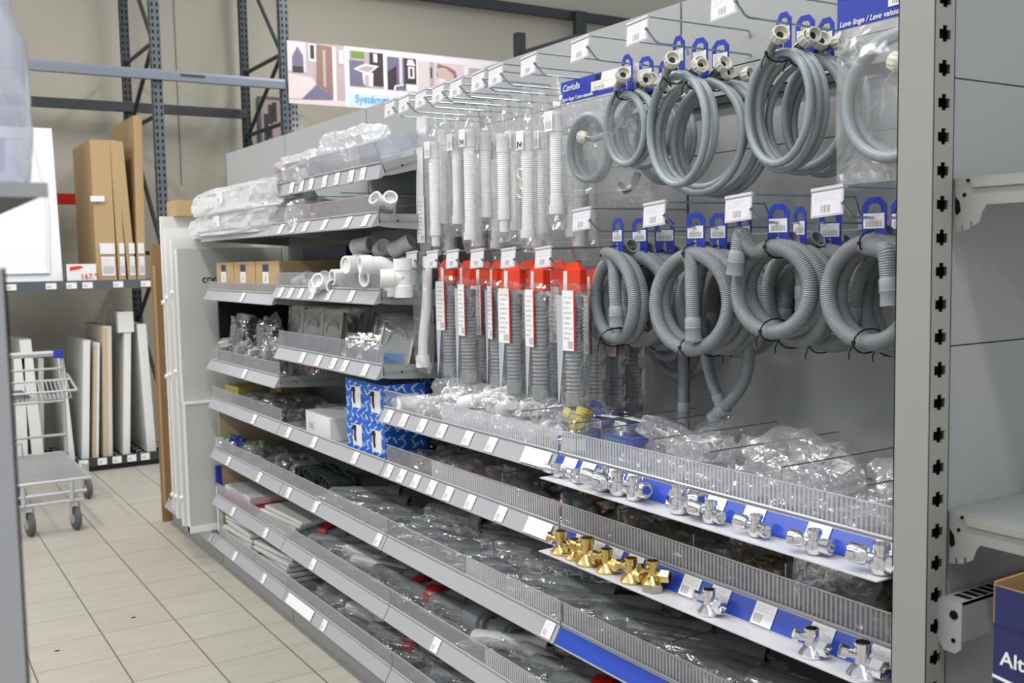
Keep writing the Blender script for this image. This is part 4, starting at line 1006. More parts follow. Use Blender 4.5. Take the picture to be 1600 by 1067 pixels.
for i, (px, pt, pb_, yy, lb, sh, x, lab) in enumerate(WP):
    T_ = at(px, pt, 0, x); B_ = at(px, pb_, 0, x)
    r = white_pipe(lab, x, T_.y, T_.z, B_.z, .052, i+1, lab=lb > 0, shook=sh, r=.0165 if i not in (2, 6) else .0135, lmat='lab_sym' if lb in (2, 3) else 'lab2', nut=i not in (0, 5))
    if lb in (2, 3):
        m = MB(); zz = T_.z-.03-(B_.z-.03)
        m.tube([(-.0245, .010, zz-.016), (-.0245, .010, zz+.002), (-.0245, .002, zz-.004), (-.0245, -.002, zz-.012), (-.0245, -.010, zz+.0)], .0014, 5); m.build('pipe_symbol', 'dark', r)
# extra second tier seen below / behind: plain translucent pipes
for i, (px, pt, pb_, x, lab) in enumerate([(700, 300, 398, 1.64, 'plain bagged white pipe low behind the leftmost pipes'), (745, 290, 385, 1.66, 'plain bagged white pipe low behind the symbol label pipe'), (775, 300, 388, 1.68, 'plain bagged white pipe low behind the crinkled film pipe'), (840, 300, 385, 1.68, 'plain bagged white pipe low behind the s-hook pipe'), (905, 290, 385, 1.70, 'plain bagged white pipe low beside the second s-hook pipe')]):
    T_ = at(px, pt, 0, x); B_ = at(px, pb_, 0, x); white_pipe(lab, x, T_.y, T_.z+.1, B_.z, .05, i+40, False, False)
# flat carded white bag, leftmost
T_ = at(659, 175, 0, 1.56); B_ = at(657, 396, 0, 1.56)
root = thing('carded_sleeve', 'flat white carded sleeve hanging leftmost of the bagged pipes', 'pack', (1.56, T_.y, B_.z), 0)
Z1 = 1.968-B_.z
m = MB(); m.prism([(-.03, Z1), (.03, Z1), (.035, Z1-.045), (.03, Z1-.055), (-.03, Z1-.06), (-.033, Z1-.05)], 0, -.004, .002); m.build('header_card', 'paper', root)
hang_film(root, .068, .02, 0, Z1-.07, Z1-.03, 'film3', 77)
m = MB(); m.prism([(-.02, .17), (.028, .17), (.02, Z1-.1), (-.025, Z1-.1)], 0, -.014, -.012); m.build('white_insert', 'pvc', root)
bag_label(root, (-.0145, 0, .11), .055, .15, 'lab3', (pi/2, 0, -pi/2))
# long curved white pipe low left
T_ = at(668, 405, 0, 1.53); B_ = at(652, 560, 0, 1.50)
root = thing('bagged_curved_pipe', 'long slightly curved white pipe in a clear bag left of the orange packs', 'bagged pipe', (1.52, B_.y, B_.z), 0)
pts = [Vector((0, 0, .0)), Vector((0, -.01, .08)), Vector((.005, -.03, .17)), Vector((.01, T_.y-B_.y, T_.z-B_.z+.01))]
m = MB(); m.tube(smooth_path(pts, 3), .0165, 14); m.build('curved_pipe', 'pvc2', root, True)
m = MB(); m.lathe([(.017, -.01), (.023, -.01), (.023, .025), (.019, .03)], (0, 0, -.02), (0, .05, 1), 18); m.build('end_nut', 'pvc', root, True)
fb = hang_film(root, .085, .05, -.045, .22, T_.z-B_.z+.02, 'film2', 91); fb.location = (0, -.012, 0)
# ---------------- orange headed packs
def mk_orange(seed=0, label_side=1, dark=False):
    root = thing('orange_header_pack', None, None)
    m = MB()
    rings = []
    w = .042
    m.prism([(-w, .355), (w, .350), (w*.96, .30), (-w*.96, .298)], 0, -.012, .010)
    m.loft([[(-.010, -w, .35), (.008, -w, .35), (.008, w, .352), (-.010, w, .352)], [(-.004, -w*.5, .375), (.002, -w*.5, .375), (.002, w*.45, .372), (-.004, w*.45, .372)]])
    m.build('orange_header', 'orange', root)
    m = MB(); m.prism([(w*.25, .352), (w*.62, .352), (w*.66, .299), (w*.3, .299)], 0, -.0132, -.0122); m.build('white_header_stripe', 'paper', root)
    hang = rib_pipe(root, .0235, .012, .27, 'ribbed_grey_pipe', 'greyp', .0105, .0022, n=18)
    m = MB(); m.lathe([(.0245, .262), (.0245, .285), (.018, .287)], n=18); m.build('plain_end_collar', 'greyp', root, True); m = MB(); m.lathe([(.02, .0), (.0255, .003), (.0255, .035), (.0235, .04)], n=18); m.build('plain_foot_collar', 'greyp', root, True)
    m = MB(); m.prism([(w*.9, .0), (w*.98, .29), (w*.2, .29), (w*.35, .14), (w*.75, .02)], 0, -.0265, -.0258); m.build('backing_card', 'papergrey', root)
    s = label_side
    bag_label(root, (-.0272, .014*s, .225), .046, .155, 'lab3', (pi/2, 0, -pi/2))
    m = MB(); yy = .014*s-.0232; m.box(-.0276, -.0273, yy-.006, yy, .15, .30); m.build('red_label_edge', 'red', root)
    hang_film(root, .098, .05, -.02, .31, .34, 'film2', seed+3)
    return root
OP = [Proto(lambda: mk_orange(1, 1)), Proto(lambda: mk_orange(2, -.6))]
OPL = [(701, 405, 1.56, 0, 'orange headed pack of ribbed grey pipe, leftmost'), (730, 408, 1.535, 1, 'orange headed pack with a large white label, second from left'), (757, 410, 1.62, 0, 'orange headed pack set back, third from left'),
       (776, 410, 1.57, 1, 'orange headed pack with narrow red edged label, fourth from left'), (802, 412, 1.55, 0, 'orange headed pack with bare ribbed pipe and gathered film, fifth from left'),
       (826, 408, 1.63, 1, 'orange headed pack behind the widest one, sixth from left'), (843, 412, 1.535, 0, 'orange headed pack with wide ribbed grey pipe in front, seventh from left'), (870, 408, 1.62, 1, 'orange headed pack set back left of the last labelled one'),
       (896, 411, 1.535, 1, 'orange headed pack with large label beside the first hose coil'), (931, 420, 1.62, 0, 'grey ribbed pipe pack right of the last orange label'), (960, 424, 1.68, 1, 'grey ribbed pipe pack partly under the first hose coil'), (988, 430, 1.74, 0, 'grey ribbed pipe pack farthest right under the hose coil')]
for i, (px, py, x, k, lab) in enumerate(OPL):
    p = at(px, py, 0, x)
    r = OP[k].place((x, p.y, p.z-.372), (0, .0, [.1, -.1, .2, -.25, .15, 0, -.08, .2, .05, -.2, .1, .2][i]), 1.0, lab, 'orange headed packs of ribbed pipe'); r['category'] = 'pack'
# ---------------- bagged washing machine hoses with blue header
def hose_bag(label, x, y, ztop, w, hdr, h, R, zc, seed, group=None, text1=True, yc=0):
    root = thing('header_bag_hose', label, 'bagged hose', (x, y, 0), 0, group)
    m = MB(); m.box(-.002, .002, -w/2, w/2, ztop-hdr, ztop); hd = m.build('header_card', 'paper', root)
    m = MB(); m.quad((-.0026, w/2, ztop-hdr), (-.0026, -w*.0, ztop-hdr), (-.0026, -w*.06, ztop), (-.0026, w/2, ztop)); m.build('blue_print', 'tagblue', root)
    m = MB(); m.quad((-.0027, 0, ztop-hdr), (-.0027, -w/2, ztop-hdr), (-.0027, -w/2, ztop-hdr*.82), (-.0027, 0, ztop-hdr*.8)); m.build('blue_band', 'tagblue', root)
    bag_label(root, (-.004, -w*.1, ztop-hdr*.55), w*.36, hdr*.42, 'lab', (pi/2, 0, -pi/2))
    if text1: text_mesh('Coriolis', .024, 'paper', root, face_mtx((-.0038, w/2-.008, ztop-.026), (0, -1, 0), (0, 0, 1)), 'brand_lettering', True, .25)
    text_mesh('Lave linge / Lave vaisselle', .0135, 'paper', root, face_mtx((-.0038, w/2-.006, ztop-hdr+.004), (0, -1, 0), (0, 0, 1)), 'product_lettering', True, .25)
    m = MB(); m.lathe([(.008, -.0005), (.011, -.0005), (.011, .0005), (.008, .0005)], (-.003, 0, ztop-.014), (1, 0, 0), 16); m.build('hang_hole_ring', 'dark', root)
    p = coil_path(R, R*.98, 3, .011, seed, 2.4, 0, .03); p = [v+Vector((.0, yc, zc)) for v in p]
    e = p[0]+Vector((-.002, .03, -.035)); p = [e]+p[2:]
    m = MB(); m.tube(p, .0095, 10); m.build('hose', 'fill', root, True)
    nut_end(root, e, e-p[2])
    mm = MB(); rings = []
    zb = ztop-hdr-h
    N = 14
    for i in range(N+1):
        t = i/N; z = zb+(ztop-hdr-zb)*t; d = .046*(sin(pi*min(1, max(0, t)))**.5)+.003; rg = []
        for q in range(24):
            a = tau*q/24; nn = 1+.12*noise.noise(Vector((cos(a)*2, sin(a)*2, z*18+seed)))
            rg.append((math.copysign(abs(cos(a))**.9, cos(a))*d/2*nn, math.copysign(abs(sin(a))**.5, sin(a))*w/2*(1+.02*noise.noise(Vector((seed, z*20, a)))), z))
        rings.append(rg)
    mm.loft(rings); mm.build('clear_bag', 'film3b', root)
    return root
M['film3b'] = clear_mat('hazy_polybag_film', (.93, .935, .95, 1), .12, .35, .18, .5, 14)
p1 = at(887, 145, 0, 1.66); p2 = at(1005, 118, 0, 1.66)
hose_bag('bagged grey hose with a pale blue printed header left of the small coils', 1.62, (p1.y+p2.y)/2-.03, 1.972, abs(p1.y-p2.y), .056, .25, .082, 1.785, 5, 'bagged washing machine hoses', yc=.03)
p1 = at(1310, 0, 0, 1.5)
hose_bag('large bagged grey hose with blue header cut off by the end post', 1.5, p1.y-.13, 1.975, .26, .078, .275, .105, 1.765, 8, 'bagged washing machine hoses')
p = at(985, 285, 0, 1.70)
hb = thing('folded_clear_bag', 'hanging folded clear bag with black fittings behind the small coils', 'bag', (1.70, p.y, p.z-.06))
hang_film(hb, .20, .05, 0, .10, .2, 'film2', 15); m = MB(); m.tube([(0, .04, .06), (0, .02, .04), (0, -.01, .05), (0, -.03, .08)], .01, 8); m.build('black_elbow', 'bags', hb, True)
# ================================================================== goods on the shelves
# ---- loose white fittings
def mk_tee():
    r = thing('pipe_tee', None, None); m = MB()
    m.lathe([(.017, 0), (.023, 0), (.023, .028), (.0205, .03), (.0205, .065), (.023, .067), (.023, .095), (.017, .095), (.017, .07)], (0, 0, 0), (0, 0, 1), 20)
    m.lathe([(.0205, .0), (.0205, .02), (.023, .022), (.023, .055), (.017, .055), (.017, .03), (.001, .03)], (0, 0, .0475), (-1, 0, 0), 20, cap=False)
    m.build('tee_body', 'pvc', r, True); return r
def mk_elbow():
    r = thing('pipe_elbow', None, None); m = MB()
    pts = smooth_path([(0, 0, 0), (0, 0, .03), (0, 0, .06), (-.02, 0, .082), (-.045, 0, .082), (-.075, 0, .082)], 2)
    m.tube(pts, .0205, 18, caps=True); m.lathe([(.017, 0), (.0235, 0), (.0235, .03), (.02, .031)], (0, 0, 0), (0, 0, 1), 18); m.lathe([(.0205, 0), (.0235, .001), (.0235, .03), (.018, .03), (.018, .02), (.001, .02)], (-.05, 0, .082), (-1, 0, 0), 18, cap=False)
    m.build('elbow_body', 'pvc', r, True); return r
def mk_branch():
    r = thing('pipe_branch', None, None); m = MB()
    m.lathe([(.017, .01), (.0225, 0), (.0225, .03), (.0195, .032), (.0195, .08), (.0225, .082), (.0225, .11), (.018, .11), (.017, .09), (.001, .09)], (0, 0, 0), (0, 0, 1), 20, cap=False)
    m.lathe([(.0195, 0), (.0195, .04), (.0225, .042), (.0225, .07), (.018, .07), (.018, .055), (.001, .055)], (0, 0, .03), (-.7, 0, .7), 20, cap=False)
    m.build('branch_body', 'pvc', r, True); return r
def mk_socket():
    r = thing('pipe_socket', None, None); m = MB()
    m.lathe([(.0175, .06), (.0175, .0), (.0225, 0), (.0225, .028), (.021, .03), (.021, .04), (.0225, .042), (.0225, .07), (.018, .07), (.0175, .045), (.001, .045)], (0, 0, 0), (0, 0, 1), 20, cap=False)
    m.build('socket_body', 'pvc', r, True); return r
TEE, ELB, BRA, SOC = Proto(mk_tee), Proto(mk_elbow), Proto(mk_branch), Proto(mk_socket)
def setc(r, c): r['category'] = c; return r
DK = lambda z: z-.0215
z3 = DK(1.405)
def yat(px, x, z): return ys([px], z, x)[0]
G = 'white pipe fittings on the fittings shelf'
# standing row (px, x, kind)
rowA = [(548, 1.47, TEE, .0), (565, 1.49, BRA, .3), (580, 1.46, ELB, .2), (596, 1.46, TEE, .2), (612, 1.45, ELB, -.2), (630, 1.44, TEE, -.4)]
names = {id(TEE): 'tee', id(ELB): 'elbow', id(BRA): 'branch piece', id(SOC): 'socket'}
for i, (px, x, P_, rz) in enumerate(rowA):
    setc(P_.place((x, yat(px, x, 1.43), z3), (0, 0, rz), 1.3, 'white pipe %s in the front row of fittings, %s' % (names[id(P_)], ORD[i]), G), 'pipe fitting')
rowB = [(556, 1.57, SOC, 0), (574, 1.56, TEE, .5), (592, 1.57, SOC, 0), (606, 1.56, TEE, 1.2), (622, 1.57, SOC, 0), (640, 1.56, TEE, 0)]
for i, (px, x, P_, rz) in enumerate(rowB):
    setc(P_.place((x, yat(px, x, 1.45), z3), (0, 0, rz), 1.35, 'white pipe %s in the back row of fittings, %s' % (names[id(P_)], ORD[i]), G), 'pipe fitting')
rowC = [(556, 386, 1.52, SOC, (pi/2-.1, 0, .25), 1.35, 'white pipe socket lying on top of the fittings pile, open end right'), (590, 391, 1.55, BRA, (pi/2, .2, .3), 1.2, 'white branch piece lying on top at the right of the fittings pile'),
        (612, 392, 1.52, SOC, (pi/2-.4, 0, .6), 1.2, 'white pipe socket tilted on top at the right end of the pile')]
for px, py, x, P_, ro, s, lab in rowC:
    p = at(px, py, 0, x); setc(P_.place((x, p.y, p.z-.0), ro, s, lab, G), 'pipe fitting')
rowD = [(462, SOC, (1.2, 0, .4), 1.44), (475, ELB, (pi/2, .3, 1), 1.45), (487, SOC, (pi/2, 0, .2), 1.5), (500, ELB, (pi/2, 0, .2), 1.44), (516, BRA, (pi/2, .4, -.3), 1.44), (530, SOC, (pi/2, 0, .9), 1.46), (480, BRA, (pi/2, .4, .8), 1.54), (510, ELB, (pi/2, .3, 2), 1.54)]
for i, (px, P_, ro, x) in enumerate(rowD):
    lab = 'white %s in the loose left heap, %s of its %s row' % (names[id(P_)], ORD[i if i < 6 else i-6], 'front' if i < 6 else 'rear')
    setc(P_.place((x, yat(px, x, 1.42), z3+.03), ro, 1.2, lab, 'white pipe fittings in the loose heap'), 'pipe fitting')
p = at(604, 330, 0, 1.46)
setc(BRA.place((1.47, yat(606, 1.47, 1.67), DK(1.655)+.022), (1.1, .3, -.5), 1.05, 'single white branch fitting alone at the right end of its shelf', None), 'pipe fitting')
# ---- generic bag makers
def mk_parts_bag(seed, mat='chrome', a=.062, b=.048, c=.026, film='film', lab=True, s=1.0, n=2, coup=False):
    def f():
        r = thing('parts_bag', None, None)
        rnd = random.Random(seed)
        film_bag(r, a, b, c, seed, film)
        for k in range(n):
            if coup:
                m = MB(); m.x = Matrix.Translation((rnd.uniform(-a*.4, a*.4), rnd.uniform(-b*.4, b*.4), .02)) @ Euler((rnd.uniform(.8, 2.2), rnd.uniform(0, 1), rnd.uniform(0, 6))).to_matrix().to_4x4()
                m.lathe([(.013, -.035), (.018, -.035), (.0185, -.012), (.014, -.01), (.014, .02), (.020, .022), (.020, .036), (.015, .036), (.013, .02), (.001, .018)], n=16, cap=False); m.build('coupling', mat, r, True); continue
            m = MB(); valve(m, (rnd.uniform(-a*.45, a*.45), rnd.uniform(-b*.4, b*.4), .004), s*rnd.uniform(.85, 1.1), rnd.uniform(0, 6)); m.build('fitting', mat, r, True)
        if lab: bag_label(r, (rnd.uniform(-.3, .3)*a, -b*.2, c*1.30), a*.8, b*.75, 'lab2', (.12, rnd.uniform(-.2, .2), rnd.uniform(0, 6)))
        return r
    return Proto(f)
def mk_pipe_bag(seed, L=.30, r=.026, mat='greyp', film='filmd', band=None, bulb=False, film_r=1.5):
    def f():
        R = thing('bagged_pipe', None, None)
        m = MB(); m.x = Matrix.Translation((0, 0, r*1.25))
        m.lathe([(r*.8, 0), (r*1.15, 0), (r*1.15, .04), (r, .045), (r, L-.01), (r*.8, L), (r*.8, L-.03), (.001, L-.03)], (0, -L/2, 0), (0, 1, 0), 18, cap=False)
        if bulb: m.lathe([(r*.5, -.01), (r*1.5, .0), (r*1.55, .06), (r*1.1, .085), (r*.5, .09)], (0, -L*.45, 0), (0, 1, 0), 18)
        m.build('pipe', mat, R, True)
        if band:
            m = MB(); m.x = Matrix.Translation((0, 0, r*1.25)); m.lathe([(r*1.3, 0), (r*1.34, .001), (r*1.34, .048), (r*1.3, .05)], (0, -.02, 0), (0, 1, 0), 18); o = m.build('red_paper_band', band, R, True)
        o = film_bag(R, r*film_r*1.15, L*.60, r*film_r*.8, seed, film, 4, .34, True)
        return R
    return Proto(f)
CH = [mk_parts_bag(i, 'chrome', film='filmc', lab=i % 2 == 0) for i in (1, 2, 3)]
BRB = [mk_parts_bag(i, 'brass', film='filmd', lab=False, n=3) for i in (4, 5)]
CUB = [mk_parts_bag(i, 'copper', film='film2', lab=False, n=3, a=.065, b=.05, c=.034) for i in (6, 7)]
WHB = [mk_parts_bag(i, 'pvc', film='filmc', lab=(i == 8), n=3, s=1.35, a=.075, b=.055, c=.032, coup=True) for i in (8, 9)]
BLK = [mk_parts_bag(i, 'bags', film='film', lab=False, n=3, s=1.5, a=.08, b=.06, c=.035, coup=True) for i in (10, 11)]
GPB = [mk_pipe_bag(12, .30, .025), mk_pipe_bag(13, .26, .03), mk_pipe_bag(133, .22, .022, film='film')]
RPB = [mk_pipe_bag(14, .28, .026, 'greyp', 'film', 'red', True), mk_pipe_bag(141, .27, .026, 'greyp', 'film', None, True), mk_pipe_bag(142, .25, .022, 'paper', 'film', None), mk_pipe_bag(15, .24, .024, 'pvc2', 'film', None, False), mk_pipe_bag(151, .28, .026, 'greyp', 'film', None, True), mk_pipe_bag(143, .27, .028, 'cuff', 'film', None, True)]
EMP = [mk_parts_bag(16, 'nickel', film='filmc', lab=False, n=1, a=.075, b=.06, c=.03)]
def heap(protos, spots, tpl, cat, group, order=None):
    """spots: (x, y, z, rz, scale, tilt). Labels count from the far (left) end"""
    sp = sorted(range(len(spots)), key=lambda i: -spots[i][1]+.35*spots[i][0])
    for rank, i in enumerate(sp):
        x, y, z, rz, s, ti = spots[i]
        P_ = protos[i % len(protos)]
        r = P_.place((x, y, z), (ti, ti*.6, rz), s, tpl % ORD[rank], group); r['category'] = cat
def scatter(seed, y0, y1, x0, x1, z, n, layers=1, dz=.04, s=(.9, 1.2), tilt=.25, rz=None):
    rnd = random.Random(seed); out = []
    for L in range(layers):
        k = n-L*max(1, n//5)
        for i in range(k):
            y = y0+(y1-y0)*(i+.5+rnd.uniform(-.25, .25))/k
            x = x0+(x1-x0)*rnd.random()+L*.0
            out.append((x, y, z+L*dz, rnd.uniform(0, tau) if rz is None else rz+rnd.uniform(-.35, .35), rnd.uniform(*s), rnd.uniform(-tilt, tilt)))
    return out
zA = DK(ZA); zB = DK(ZB_); zC = DK(ZC); zD = DK(ZD); zE = DK(ZE)
heap(CH, scatter(1, 1.06, 1.86, 1.49, 1.51, zA+.0, 9, 1, s=(.9, 1.1)), 'chrome fittings bag, front of upper right shelf, %s', 'bagged fittings', 'bags of chrome fittings, front of the upper right shelf')
heap(CH+EMP, scatter(2, 1.06, 1.90, 1.58, 1.64, zA+.003, 8, 1, s=(1, 1.3)), 'chrome fittings bag, middle of upper right shelf, %s', 'bagged fittings', 'bags of chrome fittings, middle of the upper right shelf')
heap(CH+EMP, scatter(3, 1.06, 1.94, 1.70, 1.73, zA+.004, 7, 1, s=(1, 1.35)), 'clear fittings bag, back of upper right shelf, %s', 'bagged fittings', 'bags of fittings, back of the upper right shelf')
heap(EMP+CH, scatter(4, 1.08, 1.88, 1.52, 1.66, zA+.052, 9, 1, s=(.95, 1.25), tilt=.5), 'crinkled bag on top of upper right heap, %s', 'bagged fittings', 'bags on top of the upper right heap')
heap(WHB, scatter(5, 2.1, 2.95, 1.495, 1.52, zA, 9, 1, s=(.9, 1.15)), 'white trap bag, front of upper middle shelf, %s', 'bagged fittings', 'bags of white traps, front row')
heap(WHB, scatter(6, 2.05, 2.95, 1.6, 1.7, zA+.002, 7, 1, s=(1, 1.3)), 'white trap bag, back of upper middle shelf, %s', 'bagged fittings', 'bags of white traps, back row')
heap(WHB, scatter(61, 2.25, 2.96, 1.48, 1.6, zA+.06, 5, 1, s=(.9, 1.1), tilt=.5), 'white trap bag on top of upper middle heap, %s', 'bagged fittings', 'bags of white traps, top layer')
# white waste pipe lying across
a = at(716, 632, 0, 1.47); c = at(800, 608, 0, 1.58)
r = thing('bagged_waste_pipe', 'thick white waste pipe with ribbed collar lying on the upper middle shelf', 'pipe', tuple(a))
d = c-a; m = MB(); m.lathe([(.012, 0), (.016, .004), (.016, d.length)], (0, 0, 0), d, 18); m.build('pipe', 'pvc', r, True)
m = MB(); m.lathe([(.017, 0), (.021, .0), (.021, .045), (.017, .047)], d.normalized()*.01, d, 18); m.build('collar', 'pvc', r, True)
# upright bagged white rolls at left of that shelf
for i, (px, x, lab) in enumerate([(640, 1.45, 'film wrapped clear roll with round core at left end of upper middle shelf, front'), (672, 1.50, 'film wrapped clear roll with round core at left end of upper middle shelf, rear')]):
    y = yat(px, x, 1.06); r = thing('wrapped_roll', lab, 'roll', (x, y, zA))
    m = MB(); m.x = Matrix.Translation((0, 0, .033)); m.lathe([(.012, 0), (.03, 0), (.031, .09), (.012, .09), (.011, .01)], (-.045, .0, 0), (1, -.25, 0), 24); m.build('roll', 'pvc2', r, True)
    film_bag(r, .052, .04, .04, 30+i, 'film', amp=.2)
# boxes with navy and white print
def carton(name, label, cat, x, y, z, dx, dy, dz, mat, rz=0, group=None, lab=None, labm='lab2', extra=None):
    r = thing(name, label, cat, (x, y, z), rz, group)
    m = MB(); m.bbox((dx/2, 0, dz/2), (dx, dy, dz)); m.build('carton', mat, r)
    if lab:
        w, h, yc, zc = lab; m = MB(); m.quad((-.001, yc+w/2, zc-h/2), (-.001, yc-w/2, zc-h/2), (-.001, yc-w/2, zc+h/2), (-.001, yc+w/2, zc+h/2)); m.build('paper_label', labm, r)
    if extra: extra(r)
    return r
for i, (px, py, x, rz, lab) in enumerate([(935, 690, 1.56, .15, 'small navy and white carton on the left of the pair behind the ribbed guard'), (975, 688, 1.58, -.1, 'small navy and white carton on the right of the pair behind the ribbed guard')]):
    p = at(px, py, 0, x)
    r = carton('small_navy_carton', lab, 'carton', x, p.y, zA+.055, .10, .085, .032, 'navy', rz, 'small navy cartons')
    m = MB(); m.quad((-.001, .04, .004), (-.001, -.012, .004), (-.001, -.012, .028), (-.001, .04, .028)); m.build('white_end_panel', 'lab2', r)
    m = MB(); m.box(.02, .045, -.043, .0425, .0322, .0326); m.build('white_flash', 'paper', r)
p = at(950, 700, 0, 1.55); carton('teal_print_carton', 'blue and teal printed carton under the small navy cartons', 'carton', 1.55, p.y, zA, .13, .20, .052, 'tagblue', 0, None, (.09, .04, -.03, .026), 'teal')
p = at(905, 672, 0, 1.50); carton('white_blue_carton', 'tilted white and blue carton just left of the navy cartons', 'carton', 1.48, p.y, zA, .10, .09, .045, 'tagblue', .5, None, (.07, .035, 0, .024), 'paper')
# small blue and olive bags at the right end of the white traps
BLB = [mk_parts_bag(17, 'yellow', film='filmd', lab=False, n=3, s=1.3), mk_parts_bag(18, 'tagblue', film='film', lab=False, n=2, s=1.2)]
heap(BLB, [(1.52, 2.10, zA+.05, .4, 1.1, .3), (1.55, 2.2, zA+.055, 2, 1.1, .2), (1.62, 2.02, zA+.02, 1, 1.2, .3), (1.60, 2.15, zA+.06, 1, 1.2, .3)], 'bag of olive and blue fittings below the orange packs, %s', 'bagged fittings', 'bags of olive and blue fittings')
# ---- chrome and brass samples on the trays
def mk_stop(mat, blue=False, flared=False):
    def f():
        r = thing('angle_valve', None, None); m = MB()
        if flared:
            m.lathe([(.0165, 0), (.017, .003), (.010, .012), (.0078, .014), (.0078, .026), (.0098, .027), (.0098, .036), (.0075, .036), (.007, .026), (.001, .026)], (0, 0, 0), (0, 0, 1), 24, cap=False)
        else:
            m.lathe([(.009, 0), (.012, .003), (.0135, .010), (.012, .018), (.008, .021), (.008, .027), (.010, .028), (.010, .034), (.006, .034)], (0, 0, 0), (0, 0, 1), 20)
        m.build('valve_body', mat, r, True)
        m = MB(); m.lathe([(.006, 0), (.006, .012), (.0102, .013), (.0102, .026), (.0085, .027), (.0075, .027), (.0075, .018), (.001, .018)], (0, 0, .014), (-.25, -1, .0), 6 if flared else 20, cap=False); m.build('outlet_nut', mat, r)
        if not flared:
            m = MB(); m.lathe([(.005, 0), (.005, .014), (.010, .015), (.0115, .018), (.0115, .034), (.009, .037), (.001, .037)], (0, 0, .016), (-.3, .9, .15), 14); h = m.build('knurled_handle', mat, r, True)
            if blue:
                d = Vector((-.3, .9, .15)).normalized(); m = MB(); m.lathe([(.006, 0), (.006, .0012)], Vector((0, 0, .016))+d*.0372, d, 16); m.build('blue_index_button', 'tagblue', h)
        else:
            m = MB(); m.lathe([(.0085, 0), (.0085, .008)], (0, 0, .0262), (0, 0, 1), 12); 
            m = MB(); m.lathe([(.004, 0), (.005, .016), (.0075, .017), (.0075, .024), (.001, .024)], (0, 0, .020), (-.5, .8, .3), 12); m.build('side_spigot', mat, r, True)
        return r
    return Proto(f)
SV = {('chrome', 0): mk_stop('chrome'), ('chrome', 1): mk_stop('chrome', True), ('chromef', 0): mk_stop('chrome', False, True), ('brass', 0): mk_stop('brass', False, True)}
TZ = ZA-.0445
CHV = [(868, 745, 0, 'small chrome valve sample at the left end of the upper tray'), (897, 744, 0, 'small chrome valve sample second on the upper tray'), (938, 762, 0, 'chrome valve with ribbed handle third on the upper tray'), (962, 770, 0, 'chrome valve with thick body fourth on the upper tray'), (988, 782, 1, 'chrome valve with blue button hanging over the upper tray edge'),
       (1057, 785, 1, 'chrome valve with blue button alone in the middle of the upper tray'), (1106, 800, 0, 'chrome angle valve beside the lone blue button valve, to its right'), (1177, 822, 0, 'chrome angle valve second from the right end group of the upper tray'), (1268, 846, 0, 'chrome angle valve with fluted handle near the right of the upper tray'), (1372, 888, 0, 'large chrome valve at the end post on the upper tray')]
for i, (px, py, bl, lab) in enumerate(CHV):
    x = 1.348; y = yat(px, x, TZ+.01); s = [.62, .62, .95, 1.0, .95, 1.05, .82, .78, .82, .95][i]*1.55
    r = SV[('chrome', bl)].place((x+.008, y, TZ+.0008), (0, 0, [.3, -.2, .2, .5, 2.6, 2.9, .1, 0, .3, .2][i]), s, lab, 'chrome valve samples on the upper tray'); r['category'] = 'valve'
TZ2 = ZB_-.0445
BV = [(877, 'first brass elbow valve at the left end of the lower tray'), (897, 'second brass elbow valve of the lower tray'), (918, 'third and largest brass elbow valve of the lower tray'), (948, 'fourth brass elbow valve of the lower tray'), (986, 'fifth brass elbow valve of the lower tray')]
for i, (px, lab) in enumerate(BV):
    x = 1.352; r = SV[('brass', 0)].place((x, yat(px, x, TZ2+.01), TZ2+.0008), (0, 0, [.3, .6, .2, .4, .3][i]), [1.5, 1.3, 1.7, 1.45, 1.45][i], lab, 'brass elbow samples on the lower tray'); r['category'] = 'valve'
x = 1.352; r = SV[('brass', 0)].place((x, yat(1020, x, TZ2+.01), TZ2+.0145), (0, 0, .8), 1.4, 'brass elbow with side spigot standing on a grey metal base', None); r['category'] = 'valve'
m = MB(); m.lathe([(.021, 0), (.024, .001), (.024, .014), (.021, .0145)], n=6); tag(m.build('hex_base', 'nickel', None, False, (x, yat(1020, x, TZ2+.01), TZ2)), 'grey nickel hexagonal base under the last brass elbow', 'fitting')
for i, (px, s, lab) in enumerate([(1108, 1.35, 'chrome elbow on flared foot, leftmost chrome piece of the lower tray'), (1268, 1.35, 'chrome elbow on flared foot in the middle right of the lower tray'), (1348, 1.6, 'largest chrome elbow on a flared foot beside the end post')]):
    r = SV[('chromef', 0)].place((x, yat(px, x, TZ2+.01), TZ2+.0008), (0, 0, .3), s, lab, 'chrome elbow samples on the lower tray'); r['category'] = 'valve'
# ---- second shelf
heap(CUB, scatter(7, 2.35, 2.95, 1.49, 1.52, zB, 7, 1, s=(1, 1.2)), 'copper fittings bag, front of second shelf, %s', 'bagged fittings', 'bags of copper fittings, front row')
heap(CUB+BLK, scatter(8, 2.1, 2.96, 1.58, 1.66, zB+.002, 7, 1, s=(1, 1.4)), 'dim copper fittings bag, back of second shelf, %s', 'bagged fittings', 'bags of copper fittings, back row')
TLB = [mk_parts_bag(19, 'teal', film='film2', lab=False, n=1, a=.05, b=.08, c=.03), mk_parts_bag(20, 'copper', film='film2', lab=True, n=3)]
heap(TLB, [(1.47, 2.25, zB, .3, 1.1, .3), (1.47, 2.13, zB, 1.6, 1.1, .5), (1.46, 2.04, zB, 0, 1.1, .6)], 'clear bag with pale green card near white strip, %s', 'bagged fittings', 'bags with pale green cards')
heap(BRB, scatter(9, 1.1, 1.98, 1.47, 1.56, zB, 10, 1, s=(1, 1.3)), 'shaded bag of brass fittings behind the lower ribbed guard, %s', 'bagged fittings', 'bags of brass fittings')
heap(BRB+BLK, scatter(10, 1.08, 1.95, 1.62, 1.7, zB+.002, 7, 1, s=(1.1, 1.5)), 'shaded bag at back, behind lower ribbed guard, %s', 'bagged fittings', 'bags at the back of the second right shelf')
